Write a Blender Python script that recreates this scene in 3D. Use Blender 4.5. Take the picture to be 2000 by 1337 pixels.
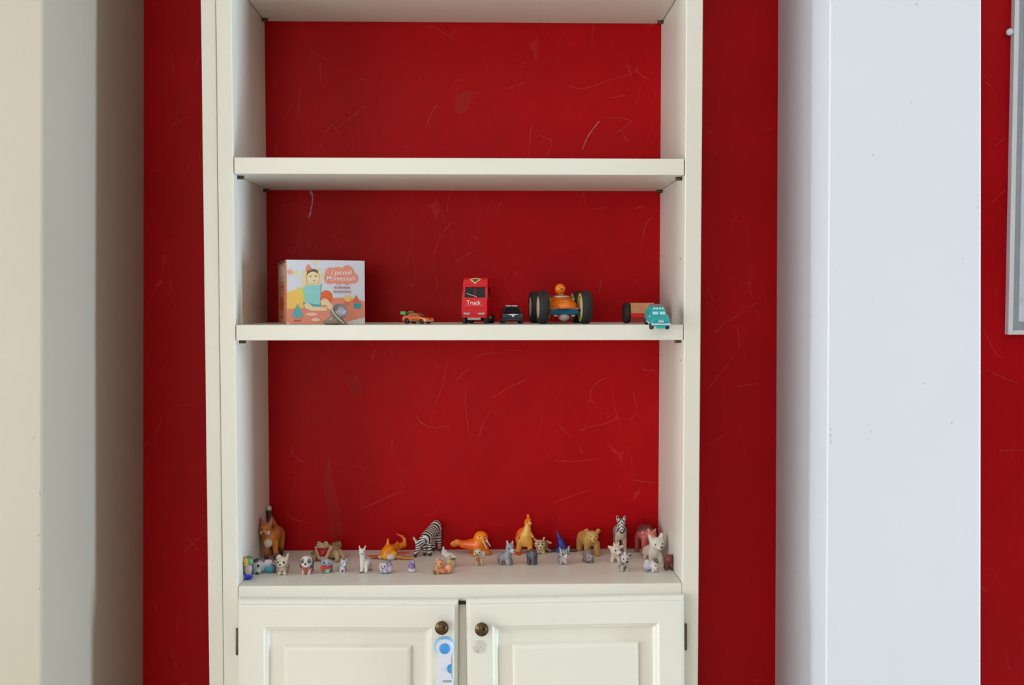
import bpy, bmesh, math, random
import numpy as np
from mathutils import Vector, Matrix, Euler

for o in list(bpy.data.objects):
    bpy.data.objects.remove(o, do_unlink=True)
SC = bpy.context.scene
COL = SC.collection
random.seed(4)

# ------------------------------------------------------------------ camera
F = 1944.0
YAW, PITCH = math.atan(44 / F), math.atan(78.5 / F)
CAM = Vector((0, -1.9, 1.35))
ROT = Euler((math.pi / 2 - PITCH, 0, -YAW)).to_matrix()
cd = bpy.data.cameras.new('camera')
cd.sensor_width = 36.0
cd.lens = 36.0 * F / 2000.0
cam = bpy.data.objects.new('camera', cd)
cam.location = CAM
cam.rotation_euler = (math.pi / 2 - PITCH, 0, -YAW)
COL.objects.link(cam)
SC.camera = cam

# ------------------------------------------------------------------ light
SC.view_settings.view_transform = 'Standard'
SC.view_settings.look = 'None'
SC.view_settings.gamma = 1.0
SC.view_settings.use_curve_mapping = False
SC.view_settings.exposure = -0.22

W = bpy.data.worlds.new('room_ambience')
SC.world = W
W.use_nodes = True
bgn = W.node_tree.nodes['Background']
bgn.inputs[0].default_value = (1.0, 0.88, 0.76, 1)
bgn.inputs[1].default_value = 0.13

def area_light(name, loc, target, sx, sy, power, col):
    l = bpy.data.lights.new(name, 'AREA')
    l.shape = 'RECTANGLE'
    l.size, l.size_y = sx, sy
    l.energy = power
    l.color = col
    o = bpy.data.objects.new(name, l)
    o.location = loc
    o.rotation_euler = (Vector(target) - Vector(loc)).to_track_quat('-Z', 'Y').to_euler()
    COL.objects.link(o)
    return o

area_light('window_daylight_front', (-3.2, -2.35, 1.25), (0.2, -0.1, 1.2), 1.9, 1.9, 78, (0.96, 0.98, 1.0))
area_light('window_daylight_left', (-3.4, -0.80, 1.1), (0.6, 0.0, 1.1), 0.34, 2.0, 72, (0.86, 0.93, 1.0))
area_light('window_daylight_right', (3.3, -0.38, 0.95), (-0.7, 0.0, 1.0), 0.28, 1.8, 130, (0.66, 0.86, 1.0))
area_light('fill_light_behind', (-1.0, -5.0, 1.5), (0.2, 0.0, 1.2), 1.7, 1.7, 46, (1.0, 0.92, 0.83))  # soft fill added behind the camera to brighten the recessed strips


# ------------------------------------------------------------------ helpers
def ray(px, py):
    return (ROT @ Vector(((px - 1000) / F, -(py - 668.5) / F, -1.0)))

def at_y(px, py, y):
    d = ray(px, py)
    return CAM + d * ((y - CAM.y) / d.y)

def at_z(px, py, z):
    d = ray(px, py)
    return CAM + d * ((z - CAM.z) / d.z)

def lin(c):
    return tuple(((v / 255.0) / 12.92 if v / 255.0 <= 0.04045 else ((v / 255.0 + 0.055) / 1.055) ** 2.4) for v in c)

MATS = {}

def paint(name, rgb, rough=0.4, metal=0.0, var=0.05, scale=30.0, bump=0.0, bscale=200.0, coat=0.0, spec=0.5):
    """plain painted surface with a little procedural unevenness"""
    if name in MATS:
        return MATS[name]
    m = bpy.data.materials.new(name)
    m.use_nodes = True
    nt = m.node_tree
    b = nt.nodes['Principled BSDF']
    b.inputs['Roughness'].default_value = rough
    b.inputs['Metallic'].default_value = metal
    b.inputs['Coat Weight'].default_value = coat
    b.inputs['Specular IOR Level'].default_value = spec
    tc = nt.nodes.new('ShaderNodeTexCoord')
    n = nt.nodes.new('ShaderNodeTexNoise')
    n.inputs['Scale'].default_value = scale
    n.inputs['Detail'].default_value = 4
    nt.links.new(tc.outputs['Object'], n.inputs['Vector'])
    r = nt.nodes.new('ShaderNodeValToRGB')
    c = lin(rgb)
    r.color_ramp.elements[0].position = 0.3
    r.color_ramp.elements[1].position = 0.7
    r.color_ramp.elements[0].color = tuple(v * (1 - var) for v in c) + (1,)
    r.color_ramp.elements[1].color = tuple(min(1, v * (1 + var)) for v in c) + (1,)
    nt.links.new(n.outputs['Fac'], r.inputs['Fac'])
    nt.links.new(r.outputs['Color'], b.inputs['Base Color'])
    if bump > 0:
        n2 = nt.nodes.new('ShaderNodeTexNoise')
        n2.inputs['Scale'].default_value = bscale
        nt.links.new(tc.outputs['Object'], n2.inputs['Vector'])
        bp = nt.nodes.new('ShaderNodeBump')
        bp.inputs['Strength'].default_value = bump
        bp.inputs['Distance'].default_value = 0.002
        nt.links.new(n2.outputs['Fac'], bp.inputs['Height'])
        nt.links.new(bp.outputs['Normal'], b.inputs['Normal'])
    MATS[name] = m
    return m

def red_paint(name, rgb):
    """red satin paint with hairline scuffs and cloudy rubbing marks"""
    m = bpy.data.materials.new(name)
    m.use_nodes = True
    nt = m.node_tree
    L = nt.links.new
    b = nt.nodes['Principled BSDF']
    tc = nt.nodes.new('ShaderNodeTexCoord')
    base = nt.nodes.new('ShaderNodeValToRGB')
    n = nt.nodes.new('ShaderNodeTexNoise')
    n.inputs['Scale'].default_value = 5.0
    n.inputs['Detail'].default_value = 8
    n.inputs['Roughness'].default_value = 0.62
    L(tc.outputs['Object'], n.inputs['Vector'])
    c = lin(rgb)
    base.color_ramp.elements[0].position = 0.3
    base.color_ramp.elements[1].position = 0.72
    base.color_ramp.elements[0].color = tuple(v * 0.9 for v in c) + (1,)
    base.color_ramp.elements[1].color = (c[0] * 1.08, c[1] * 1.3 + 0.0004, c[2] * 1.3 + 0.0004, 1)
    L(n.outputs['Fac'], base.inputs['Fac'])
    prev = base.outputs['Color']
    # hairline scratches: thin iso-lines of stretched noise, gated by a coarse noise
    for k, (ang, sx, sz, w) in enumerate(((0.5, 2.0, 0.7, 0.0022), (-0.9, 1.6, 0.8, 0.002), (1.35, 2.4, 0.6, 0.002))):
        mp = nt.nodes.new('ShaderNodeMapping')
        mp.inputs['Rotation'].default_value = (0, ang, 0)
        mp.inputs['Location'].default_value = (k * 3.1, 0, k * 1.7)
        mp.inputs['Scale'].default_value = (sx, 1, sz)
        L(tc.outputs['Object'], mp.inputs['Vector'])
        a = nt.nodes.new('ShaderNodeTexNoise')
        a.inputs['Scale'].default_value = 4.0
        a.inputs['Detail'].default_value = 1.0
        L(mp.outputs['Vector'], a.inputs['Vector'])
        s = nt.nodes.new('ShaderNodeMath'); s.operation = 'SUBTRACT'; s.inputs[1].default_value = 0.5
        L(a.outputs['Fac'], s.inputs[0])
        ab = nt.nodes.new('ShaderNodeMath'); ab.operation = 'ABSOLUTE'
        L(s.outputs[0], ab.inputs[0])
        lt = nt.nodes.new('ShaderNodeMath'); lt.operation = 'LESS_THAN'; lt.inputs[1].default_value = w
        L(ab.outputs[0], lt.inputs[0])
        g = nt.nodes.new('ShaderNodeTexNoise')
        g.inputs['Scale'].default_value = 14.0
        g.inputs['Detail'].default_value = 2.0
        L(mp.outputs['Vector'], g.inputs['Vector'])
        gr = nt.nodes.new('ShaderNodeValToRGB')
        gr.color_ramp.elements[0].position = 0.52
        gr.color_ramp.elements[1].position = 0.68
        L(g.outputs['Fac'], gr.inputs['Fac'])
        mu = nt.nodes.new('ShaderNodeMath'); mu.operation = 'MULTIPLY'
        L(lt.outputs[0], mu.inputs[0]); L(gr.outputs['Color'], mu.inputs[1])
        m2 = nt.nodes.new('ShaderNodeMath'); m2.operation = 'MULTIPLY'; m2.inputs[1].default_value = 0.16
        L(mu.outputs[0], m2.inputs[0])
        mx = nt.nodes.new('ShaderNodeMix'); mx.data_type = 'RGBA'
        L(m2.outputs[0], mx.inputs['Factor'])
        L(prev, mx.inputs['A'])
        mx.inputs['B'].default_value = lin((205, 95, 90)) + (1,)
        prev = mx.outputs['Result']
    L(prev, b.inputs['Base Color'])
    rr = nt.nodes.new('ShaderNodeMapRange')
    rr.inputs['To Min'].default_value = 0.42
    rr.inputs['To Max'].default_value = 0.58
    L(n.outputs['Fac'], rr.inputs['Value'])
    L(rr.outputs['Result'], b.inputs['Roughness'])
    b.inputs['Specular IOR Level'].default_value = 0.12
    n2 = nt.nodes.new('ShaderNodeTexNoise')
    n2.inputs['Scale'].default_value = 260
    L(tc.outputs['Object'], n2.inputs['Vector'])
    bp = nt.nodes.new('ShaderNodeBump')
    bp.inputs['Strength'].default_value = 0.15
    bp.inputs['Distance'].default_value = 0.001
    L(n2.outputs['Fac'], bp.inputs['Height'])
    L(bp.outputs['Normal'], b.inputs['Normal'])
    return m

def vcol_mat(name, rough=0.45, bump=0.25, bscale=900.0, coat=0.0):
    """painted plastic whose own paint colours are stored per vertex"""
    m = bpy.data.materials.new(name)
    m.use_nodes = True
    nt = m.node_tree
    L = nt.links.new
    b = nt.nodes['Principled BSDF']
    a = nt.nodes.new('ShaderNodeAttribute')
    a.attribute_name = 'paint'
    tc = nt.nodes.new('ShaderNodeTexCoord')
    n = nt.nodes.new('ShaderNodeTexNoise')
    n.inputs['Scale'].default_value = 350
    n.inputs['Detail'].default_value = 3
    L(tc.outputs['Object'], n.inputs['Vector'])
    mr = nt.nodes.new('ShaderNodeMapRange')
    mr.inputs['From Min'].default_value = 0.3
    mr.inputs['From Max'].default_value = 0.7
    mr.inputs['To Min'].default_value = 0.86
    mr.inputs['To Max'].default_value = 1.08
    L(n.outputs['Fac'], mr.inputs['Value'])
    vm = nt.nodes.new('ShaderNodeVectorMath')
    vm.operation = 'SCALE'
    L(a.outputs['Color'], vm.inputs[0])
    L(mr.outputs['Result'], vm.inputs['Scale'])
    L(vm.outputs[0], b.inputs['Base Color'])
    b.inputs['Roughness'].default_value = rough
    b.inputs['Coat Weight'].default_value = coat
    n2 = nt.nodes.new('ShaderNodeTexNoise')
    n2.inputs['Scale'].default_value = bscale
    L(tc.outputs['Object'], n2.inputs['Vector'])
    bp = nt.nodes.new('ShaderNodeBump')
    bp.inputs['Strength'].default_value = bump
    bp.inputs['Distance'].default_value = 0.0008
    L(n2.outputs['Fac'], bp.inputs['Height'])
    L(bp.outputs['Normal'], b.inputs['Normal'])
    return m

def tag(o, label=None, cat=None, group=None, kind=None):
    if label: o['label'] = label
    if cat: o['category'] = cat
    if group: o['group'] = group
    if kind: o['kind'] = kind
    return o

def link(name, me, mat=None, parent=None, loc=None):
    o = bpy.data.objects.new(name, me)
    if mat is not None and me is not None and len(me.materials) == 0:
        me.materials.append(mat)
    COL.objects.link(o)
    if parent: o.parent = parent
    if loc is not None: o.location = loc
    return o

def empty(name, loc, rz=0.0):
    o = bpy.data.objects.new(name, None)
    o.empty_display_size = 0.01
    COL.objects.link(o)
    o.location = loc
    o.rotation_euler = (0, 0, rz)
    return o

def pydata(name, v, f, mat, parent=None, smooth=False, loc=None):
    me = bpy.data.meshes.new(name)
    me.from_pydata([tuple(p) for p in v], [], f)
    me.validate()
    if smooth:
        me.polygons.foreach_set('use_smooth', [True] * len(me.polygons))
    return link(name, me, mat, parent, loc)

def bm_obj(name, bm, mat, parent=None, smooth=False, loc=None):
    bmesh.ops.recalc_face_normals(bm, faces=bm.faces)
    me = bpy.data.meshes.new(name)
    bm.to_mesh(me)
    bm.free()
    if smooth:
        me.polygons.foreach_set('use_smooth', [True] * len(me.polygons))
    return link(name, me, mat, parent, loc)

def box(name, lo, hi, mat, parent=None, bevel=0.0, seg=2, rot=None, scale=1.0):
    """box from corner to corner; mesh data centred on its own middle"""
    lo, hi = Vector(lo) * scale, Vector(hi) * scale
    c = (lo + hi) / 2
    bm = bmesh.new()
    bmesh.ops.create_cube(bm, size=1.0)
    for v in bm.verts:
        v.co = Vector((v.co.x * (hi.x - lo.x), v.co.y * (hi.y - lo.y), v.co.z * (hi.z - lo.z)))
    if bevel:
        bmesh.ops.bevel(bm, geom=list(bm.edges), offset=bevel * scale, segments=seg, profile=0.5, affect='EDGES')
    o = bm_obj(name, bm, mat, parent, loc=c)
    if rot: o.rotation_euler = [math.radians(a) for a in rot]
    return o

def prism(name, poly, halfw, mat, parent=None, s=1.0, bevel=0.0, taper=None, loc=None, smooth=False):
    """side profile poly [(y,z)] extruded over x = -halfw..halfw; taper(z) scales the width"""
    bm = bmesh.new()
    t = taper or (lambda z: 1.0)
    A = [bm.verts.new((-halfw * t(z) * s, y * s, z * s)) for y, z in poly]
    B = [bm.verts.new((halfw * t(z) * s, y * s, z * s)) for y, z in poly]
    n = len(poly)
    bm.faces.new(A)
    bm.faces.new(B[::-1])
    for i in range(n):
        bm.faces.new((A[i], B[i], B[(i + 1) % n], A[(i + 1) % n]))
    if bevel:
        bmesh.ops.bevel(bm, geom=list(bm.edges), offset=bevel * s, segments=2, profile=0.5, affect='EDGES')
    return bm_obj(name, bm, mat, parent, smooth, loc)

def lathe(name, prof, mat, parent=None, axis='Z', seg=32, s=1.0, loc=None, smooth=True):
    """prof [(radius, height)] turned round an axis; end points at radius 0 close it"""
    v, f = [], []
    for r, h in prof:
        for k in range(seg):
            a = 2 * math.pi * k / seg
            c, d = r * math.cos(a) * s, r * math.sin(a) * s
            hh = h * s
            v.append({'Z': (c, d, hh), 'X': (hh, c, d), 'Y': (c, hh, d)}[axis])
    for i in range(len(prof) - 1):
        for k in range(seg):
            k2 = (k + 1) % seg
            f.append((i * seg + k, i * seg + k2, (i + 1) * seg + k2, (i + 1) * seg + k))
    bm = bmesh.new()
    bv = [bm.verts.new(p) for p in v]
    for q in f:
        bm.faces.new([bv[i] for i in q])
    bmesh.ops.remove_doubles(bm, verts=list(bm.verts), dist=1e-7)
    return bm_obj(name, bm, mat, parent, smooth, loc)

def quadplate(name, pts, thick, mat, parent=None):
    """thin plate on a planar polygon of 3D points, thickened along its normal"""
    p = [Vector(q) for q in pts]
    n = (p[1] - p[0]).cross(p[2] - p[0]).normalized() * thick
    k = len(p)
    bm = bmesh.new()
    a = [bm.verts.new(q) for q in p]
    b = [bm.verts.new(q + n) for q in p]
    bm.faces.new(a[::-1]); bm.faces.new(b)
    for i in range(k):
        bm.faces.new((a[i], a[(i + 1) % k], b[(i + 1) % k], b[i]))
    return bm_obj(name, bm, mat, parent)

def text(name, body, size, mat, parent=None, loc=(0, 0, 0), rot=(90, 0, 0), extrude=0.0002, shear=0.0, space=1.0):
    cu = bpy.data.curves.new(name, 'FONT')
    cu.body = body
    cu.size = size
    cu.align_x = 'CENTER'
    cu.align_y = 'CENTER'
    cu.extrude = extrude
    cu.shear = shear
    cu.space_character = space
    cu.offset = size * 0.012
    cu.resolution_u = 3
    t = bpy.data.objects.new(name + '_curve', cu)
    COL.objects.link(t)
    dg = bpy.context.evaluated_depsgraph_get()
    me = bpy.data.meshes.new_from_object(t.evaluated_get(dg))
    me.name = name
    bpy.data.objects.remove(t, do_unlink=True)
    bpy.data.curves.remove(cu)
    me.materials.clear()
    o = link(name, me, mat, parent, loc)
    o.rotation_euler = [math.radians(a) for a in rot]
    return o

# ------------------------------------------------------------------ implicit-surface modelling for the small figurines
def S(x, y, z, r, c): return ('e', (x, y, z), (r, r, r), None, c)
def E(x, y, z, a, b, d, c, rot=None): return ('e', (x, y, z), (a, b, d), rot, c)
def C(ax, ay, az, bx, by, bz, ra, rb, c): return ('c', (ax, ay, az), (bx, by, bz), (ra, rb), c)
def Bx(x, y, z, a, b, d, c, rot=None, r=1.5): return ('b', (x, y, z), (a, b, d), rot, c, r)
def mir(ps):
    out = list(ps)
    for p in ps:
        if p[0] == 'c':
            a, b = p[1], p[2]
            out.append(('c', (-a[0], a[1], a[2]), (-b[0], b[1], b[2]), p[3], p[4]))
        else:
            rot = p[3]
            if rot: rot = (rot[0], -rot[1], -rot[2])
            out.append((p[0], (-p[1][0], p[1][1], p[1][2]), p[2], rot) + tuple(p[4:]))
    return out

def prim_d(p, P):
    if p[0] == 'c':
        a, b = np.array(p[1], float), np.array(p[2], float)
        ab = b - a
        t = np.clip(((P - a) @ ab) / (ab @ ab), 0, 1)
        q = P - a - t[:, None] * ab
        return np.sqrt((q * q).sum(1)) - (p[3][0] + (p[3][1] - p[3][0]) * t)
    q = P - np.array(p[1], float)
    if p[3]:
        R = np.array(Euler([math.radians(v) for v in p[3]]).to_matrix())
        q = q @ R
    r = np.array(p[2], float)
    if p[0] == 'e':
        k0 = np.sqrt(((q / r) ** 2).sum(1))
        k1 = np.sqrt(((q / (r * r)) ** 2).sum(1)) + 1e-9
        return k0 * (k0 - 1) / k1
    d = np.abs(q) - (r - p[5])
    return np.sqrt((np.maximum(d, 0) ** 2).sum(1)) + np.minimum(d.max(1), 0) - p[5]

def bounds(prims, pad):
    lo, hi = np.full(3, 1e9), np.full(3, -1e9)
    for p in prims:
        if p[0] == 'c':
            for q, r in ((p[1], p[3][0]), (p[2], p[3][1])):
                lo = np.minimum(lo, np.array(q) - r); hi = np.maximum(hi, np.array(q) + r)
        else:
            r = np.array(p[2], float)
            if p[3]: r = np.full(3, r.max())
            lo = np.minimum(lo, np.array(p[1]) - r); hi = np.maximum(hi, np.array(p[1]) + r)
    return lo - pad, hi + pad

def sdf_mesh(name, prims, s, h=1.0, k=2.5, colfn=None, floor=True):
    """smooth union of prims (units: millimetre-like), meshed with surface nets; scale s to metres"""
    lo, hi = bounds(prims, 2.5 * h)
    n = np.ceil((hi - lo) / h).astype(int) + 1
    gx, gy, gz = [lo[i] + h * np.arange(n[i]) for i in range(3)]
    P = np.stack(np.meshgrid(gx, gy, gz, indexing='ij'), -1).reshape(-1, 3)
    D = None
    for p in prims:
        d = prim_d(p, P)
        if D is None: D = d
        else:
            hh = np.clip(0.5 + 0.5 * (D - d) / k, 0, 1)
            D = D * (1 - hh) + d * hh - k * hh * (1 - hh)
    if floor:
        D = np.maximum(D, -P[:, 2])
    G = D.reshape(n)
    # surface nets
    ins = G < 0
    cn = n - 1
    acc = np.zeros(tuple(cn) + (3,)); cnt = np.zeros(tuple(cn))
    def sl(o): return tuple(slice(o[i], o[i] + cn[i]) for i in range(3))
    for ax in range(3):
        for o1 in (0, 1):
            for o2 in (0, 1):
                oa = [0, 0, 0]
                oth = [i for i in range(3) if i != ax]
                oa[oth[0]], oa[oth[1]] = o1, o2
                ob = list(oa); ob[ax] = 1
                a, b = G[sl(oa)], G[sl(ob)]
                cr = (a < 0) != (b < 0)
                t = np.where(cr, a / np.where(cr, a - b, 1), 0)
                for i in range(3):
                    acc[..., i] += np.where(cr, oa[i] + (t if i == ax else 0), 0)
                cnt += cr
    act = cnt > 0
    idx = -np.ones(tuple(cn), int)
    idx[act] = np.arange(act.sum())
    base = np.stack(np.meshgrid(*[np.arange(c) for c in cn], indexing='ij'), -1)
    V = ((base + acc / np.maximum(cnt, 1)[..., None])[act]) * h + lo
    faces = []
    for ax in range(3):
        u, w = (ax + 1) % 3, (ax + 2) % 3
        a = np.moveaxis(ins, (ax, u, w), (0, 1, 2))
        I = np.moveaxis(idx, (ax, u, w), (0, 1, 2))
        e0, e1 = a[:-1, 1:-1, 1:-1], a[1:, 1:-1, 1:-1]
        q = [I[:, :-1, :-1], I[:, 1:, :-1], I[:, 1:, 1:], I[:, :-1, 1:]]
        for m, order in (((e0 & ~e1), (0, 1, 2, 3)), ((~e0 & e1), (3, 2, 1, 0))):
            faces.append(np.stack([q[j][m] for j in order], -1))
    FQ = np.concatenate(faces)
    ds = np.stack([prim_d(p, V) for p in prims], 1)
    cols = np.array([lin(p[4]) for p in prims])
    wgt = np.exp(-(ds - ds.min(1, keepdims=True)) / (0.35 * h + 0.15))
    wgt /= wgt.sum(1, keepdims=True)
    CC = wgt @ cols
    if colfn is not None:
        CC = colfn(V, ds.argmin(1), CC)
    me = bpy.data.meshes.new(name)
    me.vertices.add(len(V))
    me.vertices.foreach_set('co', (V * s).astype(np.float32).ravel())
    me.loops.add(FQ.size)
    me.loops.foreach_set('vertex_index', FQ.astype(np.int32).ravel())
    me.polygons.add(len(FQ))
    me.polygons.foreach_set('loop_start', (np.arange(len(FQ)) * 4).astype(np.int32))
    me.polygons.foreach_set('use_smooth', np.ones(len(FQ), bool))
    me.update(calc_edges=True)
    me.validate()
    at = me.color_attributes.new('paint', 'FLOAT_COLOR', 'POINT')
    rgba = np.ones((len(V), 4), np.float32)
    rgba[:, :3] = CC
    at.data.foreach_set('color', rgba.ravel())
    return me

TOY = vcol_mat('toy_paint', 0.42)
TOYG = vcol_mat('toy_gloss', 0.32, 0.05, coat=0.12)
FLOCK = vcol_mat('toy_flocked', 0.85, 0.5, 1400)

_ball = {}
def ball(name, c, r, s, mat, parent, squash=(1, 1, 1)):
    key = (mat.name,)
    if key not in _ball:
        bm = bmesh.new()
        bmesh.ops.create_uvsphere(bm, u_segments=12, v_segments=8, radius=1.0)
        me = bpy.data.meshes.new(name)
        bm.to_mesh(me); bm.free()
        me.polygons.foreach_set('use_smooth', [True] * len(me.polygons))
        me.materials.append(mat)
        _ball[key] = me
    o = link(name, _ball[key], None, parent, Vector(c) * s)
    o.scale = Vector(squash) * (r * s)
    return o

# ------------------------------------------------------------------ measures
D = 0.28                                     # shelf depth; front plane of bookcase y = 0
M650 = 650
XL = at_y(459.5, M650, 0).x                  # inner faces of the sides
XR = at_y(1336, M650, 0).x
XLO = at_y(399.5, M650, 0).x                 # outer left edge
XCR = at_y(429, M650, 0).x                   # joint between filler strip and side
XRO = at_y(1368.5, M650, 0).x
Z1T, Z1B = at_y(956, 308.5, 0).z, at_y(956, 340.5, 0).z
Z2T, Z2B = at_y(956, 634, 0).z, at_y(956, 664, 0).z
Z3T, Z3B = at_y(956, 1141, 0).z, at_y(956, 1169, 0).z
Z0B = at_y(956, 45.5, D).z                   # underside of the topmost visible shelf
PLX = at_y(278, M650, D).x                   # left pillar face
PLY = -0.215
PRX = at_y(1517, M650, D).x
PRY = -0.052
PRX2 = at_y(1917, M650, PRY).x
ZTOP = 2.42
HCEIL = 2.7

# ------------------------------------------------------------------ materials
RED = red_paint('red_wall_paint', (172, 1, 10))
CREAM = paint('cream_lacquer', (223, 223, 214), 0.36, var=0.02, scale=3, bump=0.04, bscale=300)
CREAM2 = paint('pillar_cream_paint', (180, 173, 159), 0.5, var=0.02, scale=3, bump=0.06, bscale=120)
WHITE = paint('pillar_white_paint', (216, 222, 232), 0.5, var=0.015, scale=3, bump=0.06, bscale=120)
FRAMEW = paint('white_frame_paint', (226, 229, 232), 0.35, var=0.02)
BROWN_METAL = paint('brown_shelf_pin', (84, 66, 48), 0.4, 0.6)
BRONZE = paint('aged_bronze', (88, 70, 48), 0.28, 0.85, var=0.35, scale=250)
HINGE = paint('hinge_metal', (92, 82, 70), 0.4, 0.7, var=0.2)
DARK = paint('dark_gap', (40, 28, 22), 0.9)
BLACKP = paint('black_dot', (16, 15, 16), 0.25)
BLACKR = paint('black_rubber', (34, 33, 36), 0.7, var=0.15, scale=400, bump=0.3, bscale=900)

# ------------------------------------------------------------------ the room
tag(box('floor', (-4, -6, -0.05), (4, D + 0.1, 0), paint('pale_floor', (208, 198, 182), 0.5, var=0.15, scale=6)), kind='structure')
tag(box('ceiling', (-4, -6, HCEIL), (4, D + 0.1, HCEIL + 0.05), paint('ceiling_white', (232, 228, 220), 0.8)), kind='structure')
wb = tag(box('wall_back', (-4, D + 0.006, 0), (4, D + 0.1, HCEIL), RED), kind='structure')
def pillar(name, corners, mat):
    """slightly out-of-plumb pillar; corners: (x at z0, x at z1, y) measured along each vertical edge, going round"""
    z0, z1 = 0.6, 2.0
    bm = bmesh.new()
    A, B = [], []
    for xa, xb, y in corners:
        g = (xb - xa) / (z1 - z0)
        A.append(bm.verts.new((xa - g * z0, y, 0)))
        B.append(bm.verts.new((xb + g * (HCEIL - z1), y, HCEIL)))
    n = len(A)
    bm.faces.new(A[::-1]); bm.faces.new(B)
    ed = []
    for i in range(n):
        f = bm.faces.new((A[i], A[(i + 1) % n], B[(i + 1) % n], B[i]))
    bm.edges.ensure_lookup_table()
    ed = [e for e in bm.edges if (e.verts[0] in A) != (e.verts[1] in A) and min(e.verts[0].co.y, e.verts[1].co.y) < 0.1]
    bmesh.ops.bevel(bm, geom=ed, offset=0.0035, segments=3, profile=0.5, affect='EDGES')
    return tag(bm_obj(name, bm, mat), kind='structure')
def edge(pt, pb, y):
    """x of an upright edge at z = 0.6 and 2.0 from where it meets the top and bottom of the picture"""
    t, b = at_y(pt, 0, y), at_y(pb, 1337, y)
    g = (t.x - b.x) / (t.z - b.z)
    return b.x + g * (0.6 - b.z), b.x + g * (2.0 - b.z), y
YWL = D + 0.006
lw = [(-3.2, -3.2, PLY), edge(84, 81, PLY), edge(281, 279, YWL), (-3.2, -3.2, YWL)]
PL = pillar('wall_left', lw, CREAM2)
rw = [edge(1621, 1613, PRY), edge(1917, 1916, PRY), edge(1900, 1900, YWL), edge(1520, 1514, YWL)]
rw[2] = (rw[1][0], rw[1][1], YWL)
PR = pillar('wall_right', rw, WHITE)
pillar('unseen_shade_pillar', [(1.78, 1.78, -0.1), (2.15, 2.15, -0.1), (2.15, 2.15, YWL), (1.78, 1.78, YWL)], WHITE)  # unseen pillar added to keep the right window's light off the red wall

# ------------------------------------------------------------------ bookcase
bc = empty('bookcase', ((XLO + XRO) / 2, D / 2, 0))
tag(bc, 'tall cream bookcase with red back, open shelves and two panelled doors below', 'bookcase')
BO = bc.location.copy()
def bbox(name, lo, hi, mat=CREAM, bevel=0.0012, parent=bc):
    return box(name, Vector(lo) - BO, Vector(hi) - BO, mat, parent, bevel)

bbox('filler_strip', (XLO, 0.001, 0), (XCR - 0.0008, D, ZTOP), bevel=0.002)
bbox('side_panel', (XCR, 0, 0), (XL, D, ZTOP), bevel=0.0018)
bbox('side_panel', (XR, 0, 0), (XRO, D, ZTOP), bevel=0.0018)
back = bbox('back_panel', (XL, D - 0.004, 0.06), (XR, D + 0.003, ZTOP), RED, 0)
shelf_zs = ((Z0B, Z0B + (Z1T - Z1B)), (Z1B, Z1T), (Z2B, Z2T))
for zb, zt in shelf_zs:
    sh = bbox('shelf', (XL + 0.0014, 0.0, zb), (XR - 0.0014, D - 0.0045, zt), bevel=0.0016)
    for sx in (-1, 1):
        for yy in (0.03, D - 0.03):
            xw = (XL + 0.006) if sx < 0 else (XR - 0.006)
            p = lathe('shelf_pin', [(0, -0.0065), (0.0034, -0.0065), (0.0034, 0.0065), (0, 0.0065)], BROWN_METAL, bc, 'X', 12,
                      loc=Vector((xw, yy, zb - 0.0036)) - BO)
bbox('bottom_board', (XL + 0.0005, 0.0, Z3B - 0.004), (XR - 0.0005, D - 0.0045, Z3T), bevel=0.0016)
bbox('top_board', (XL, 0.0, ZTOP - 0.03), (XR, D - 0.0045, ZTOP))
bbox('plinth', (XL, 0.012, 0), (XR, 0.03, 0.08))
bbox('floor_board', (XL, 0.012, 0.08), (XR, D - 0.0045, 0.1))
xm = at_y(903, 1250, 0).x
bbox('centre_stile', (xm - 0.022, 0.002, 0.1), (xm + 0.022, 0.022, Z3B - 0.008))

# scratches and rubbed patches on the red paint
def ribbon(bm, pts, w):
    """flat streak along world points lying in an xz plane, pointed at both ends"""
    P = [Vector(p) for p in pts]
    prev = None
    n = len(P)
    for i, p in enumerate(P):
        d = (P[min(i + 1, n - 1)] - P[max(i - 1, 0)]).normalized()
        nrm = Vector((-d.z, 0, d.x))
        ww = w * (0.25 if i in (0, n - 1) else 1.0) / 2
        a, b = bm.verts.new(p + nrm * ww), bm.verts.new(p - nrm * ww)
        if prev:
            bm.faces.new((prev[0], prev[1], b, a))
        prev = (a, b)

def dense(pts, k=6):
    """Catmull-Rom through the points"""
    P = [Vector((p[0], p[1], 0)) for p in pts]
    if len(P) == 2:
        mid = (P[0] + P[1]) / 2 + Vector((random.uniform(-1, 1), random.uniform(-1, 1), 0))
        P = [P[0], mid, P[1]]
    out = []
    for i in range(len(P) - 1):
        a, b = P[max(i - 1, 0)], P[i]
        c, d = P[i + 1], P[min(i + 2, len(P) - 1)]
        for j in range(k):
            t = j / k
            out.append(0.5 * ((2 * b) + (c - a) * t + (2 * a - 5 * b + 4 * c - d) * t * t + (3 * b - a - 3 * c + d) * t ** 3))
    out.append(P[-1])
    return out

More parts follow.
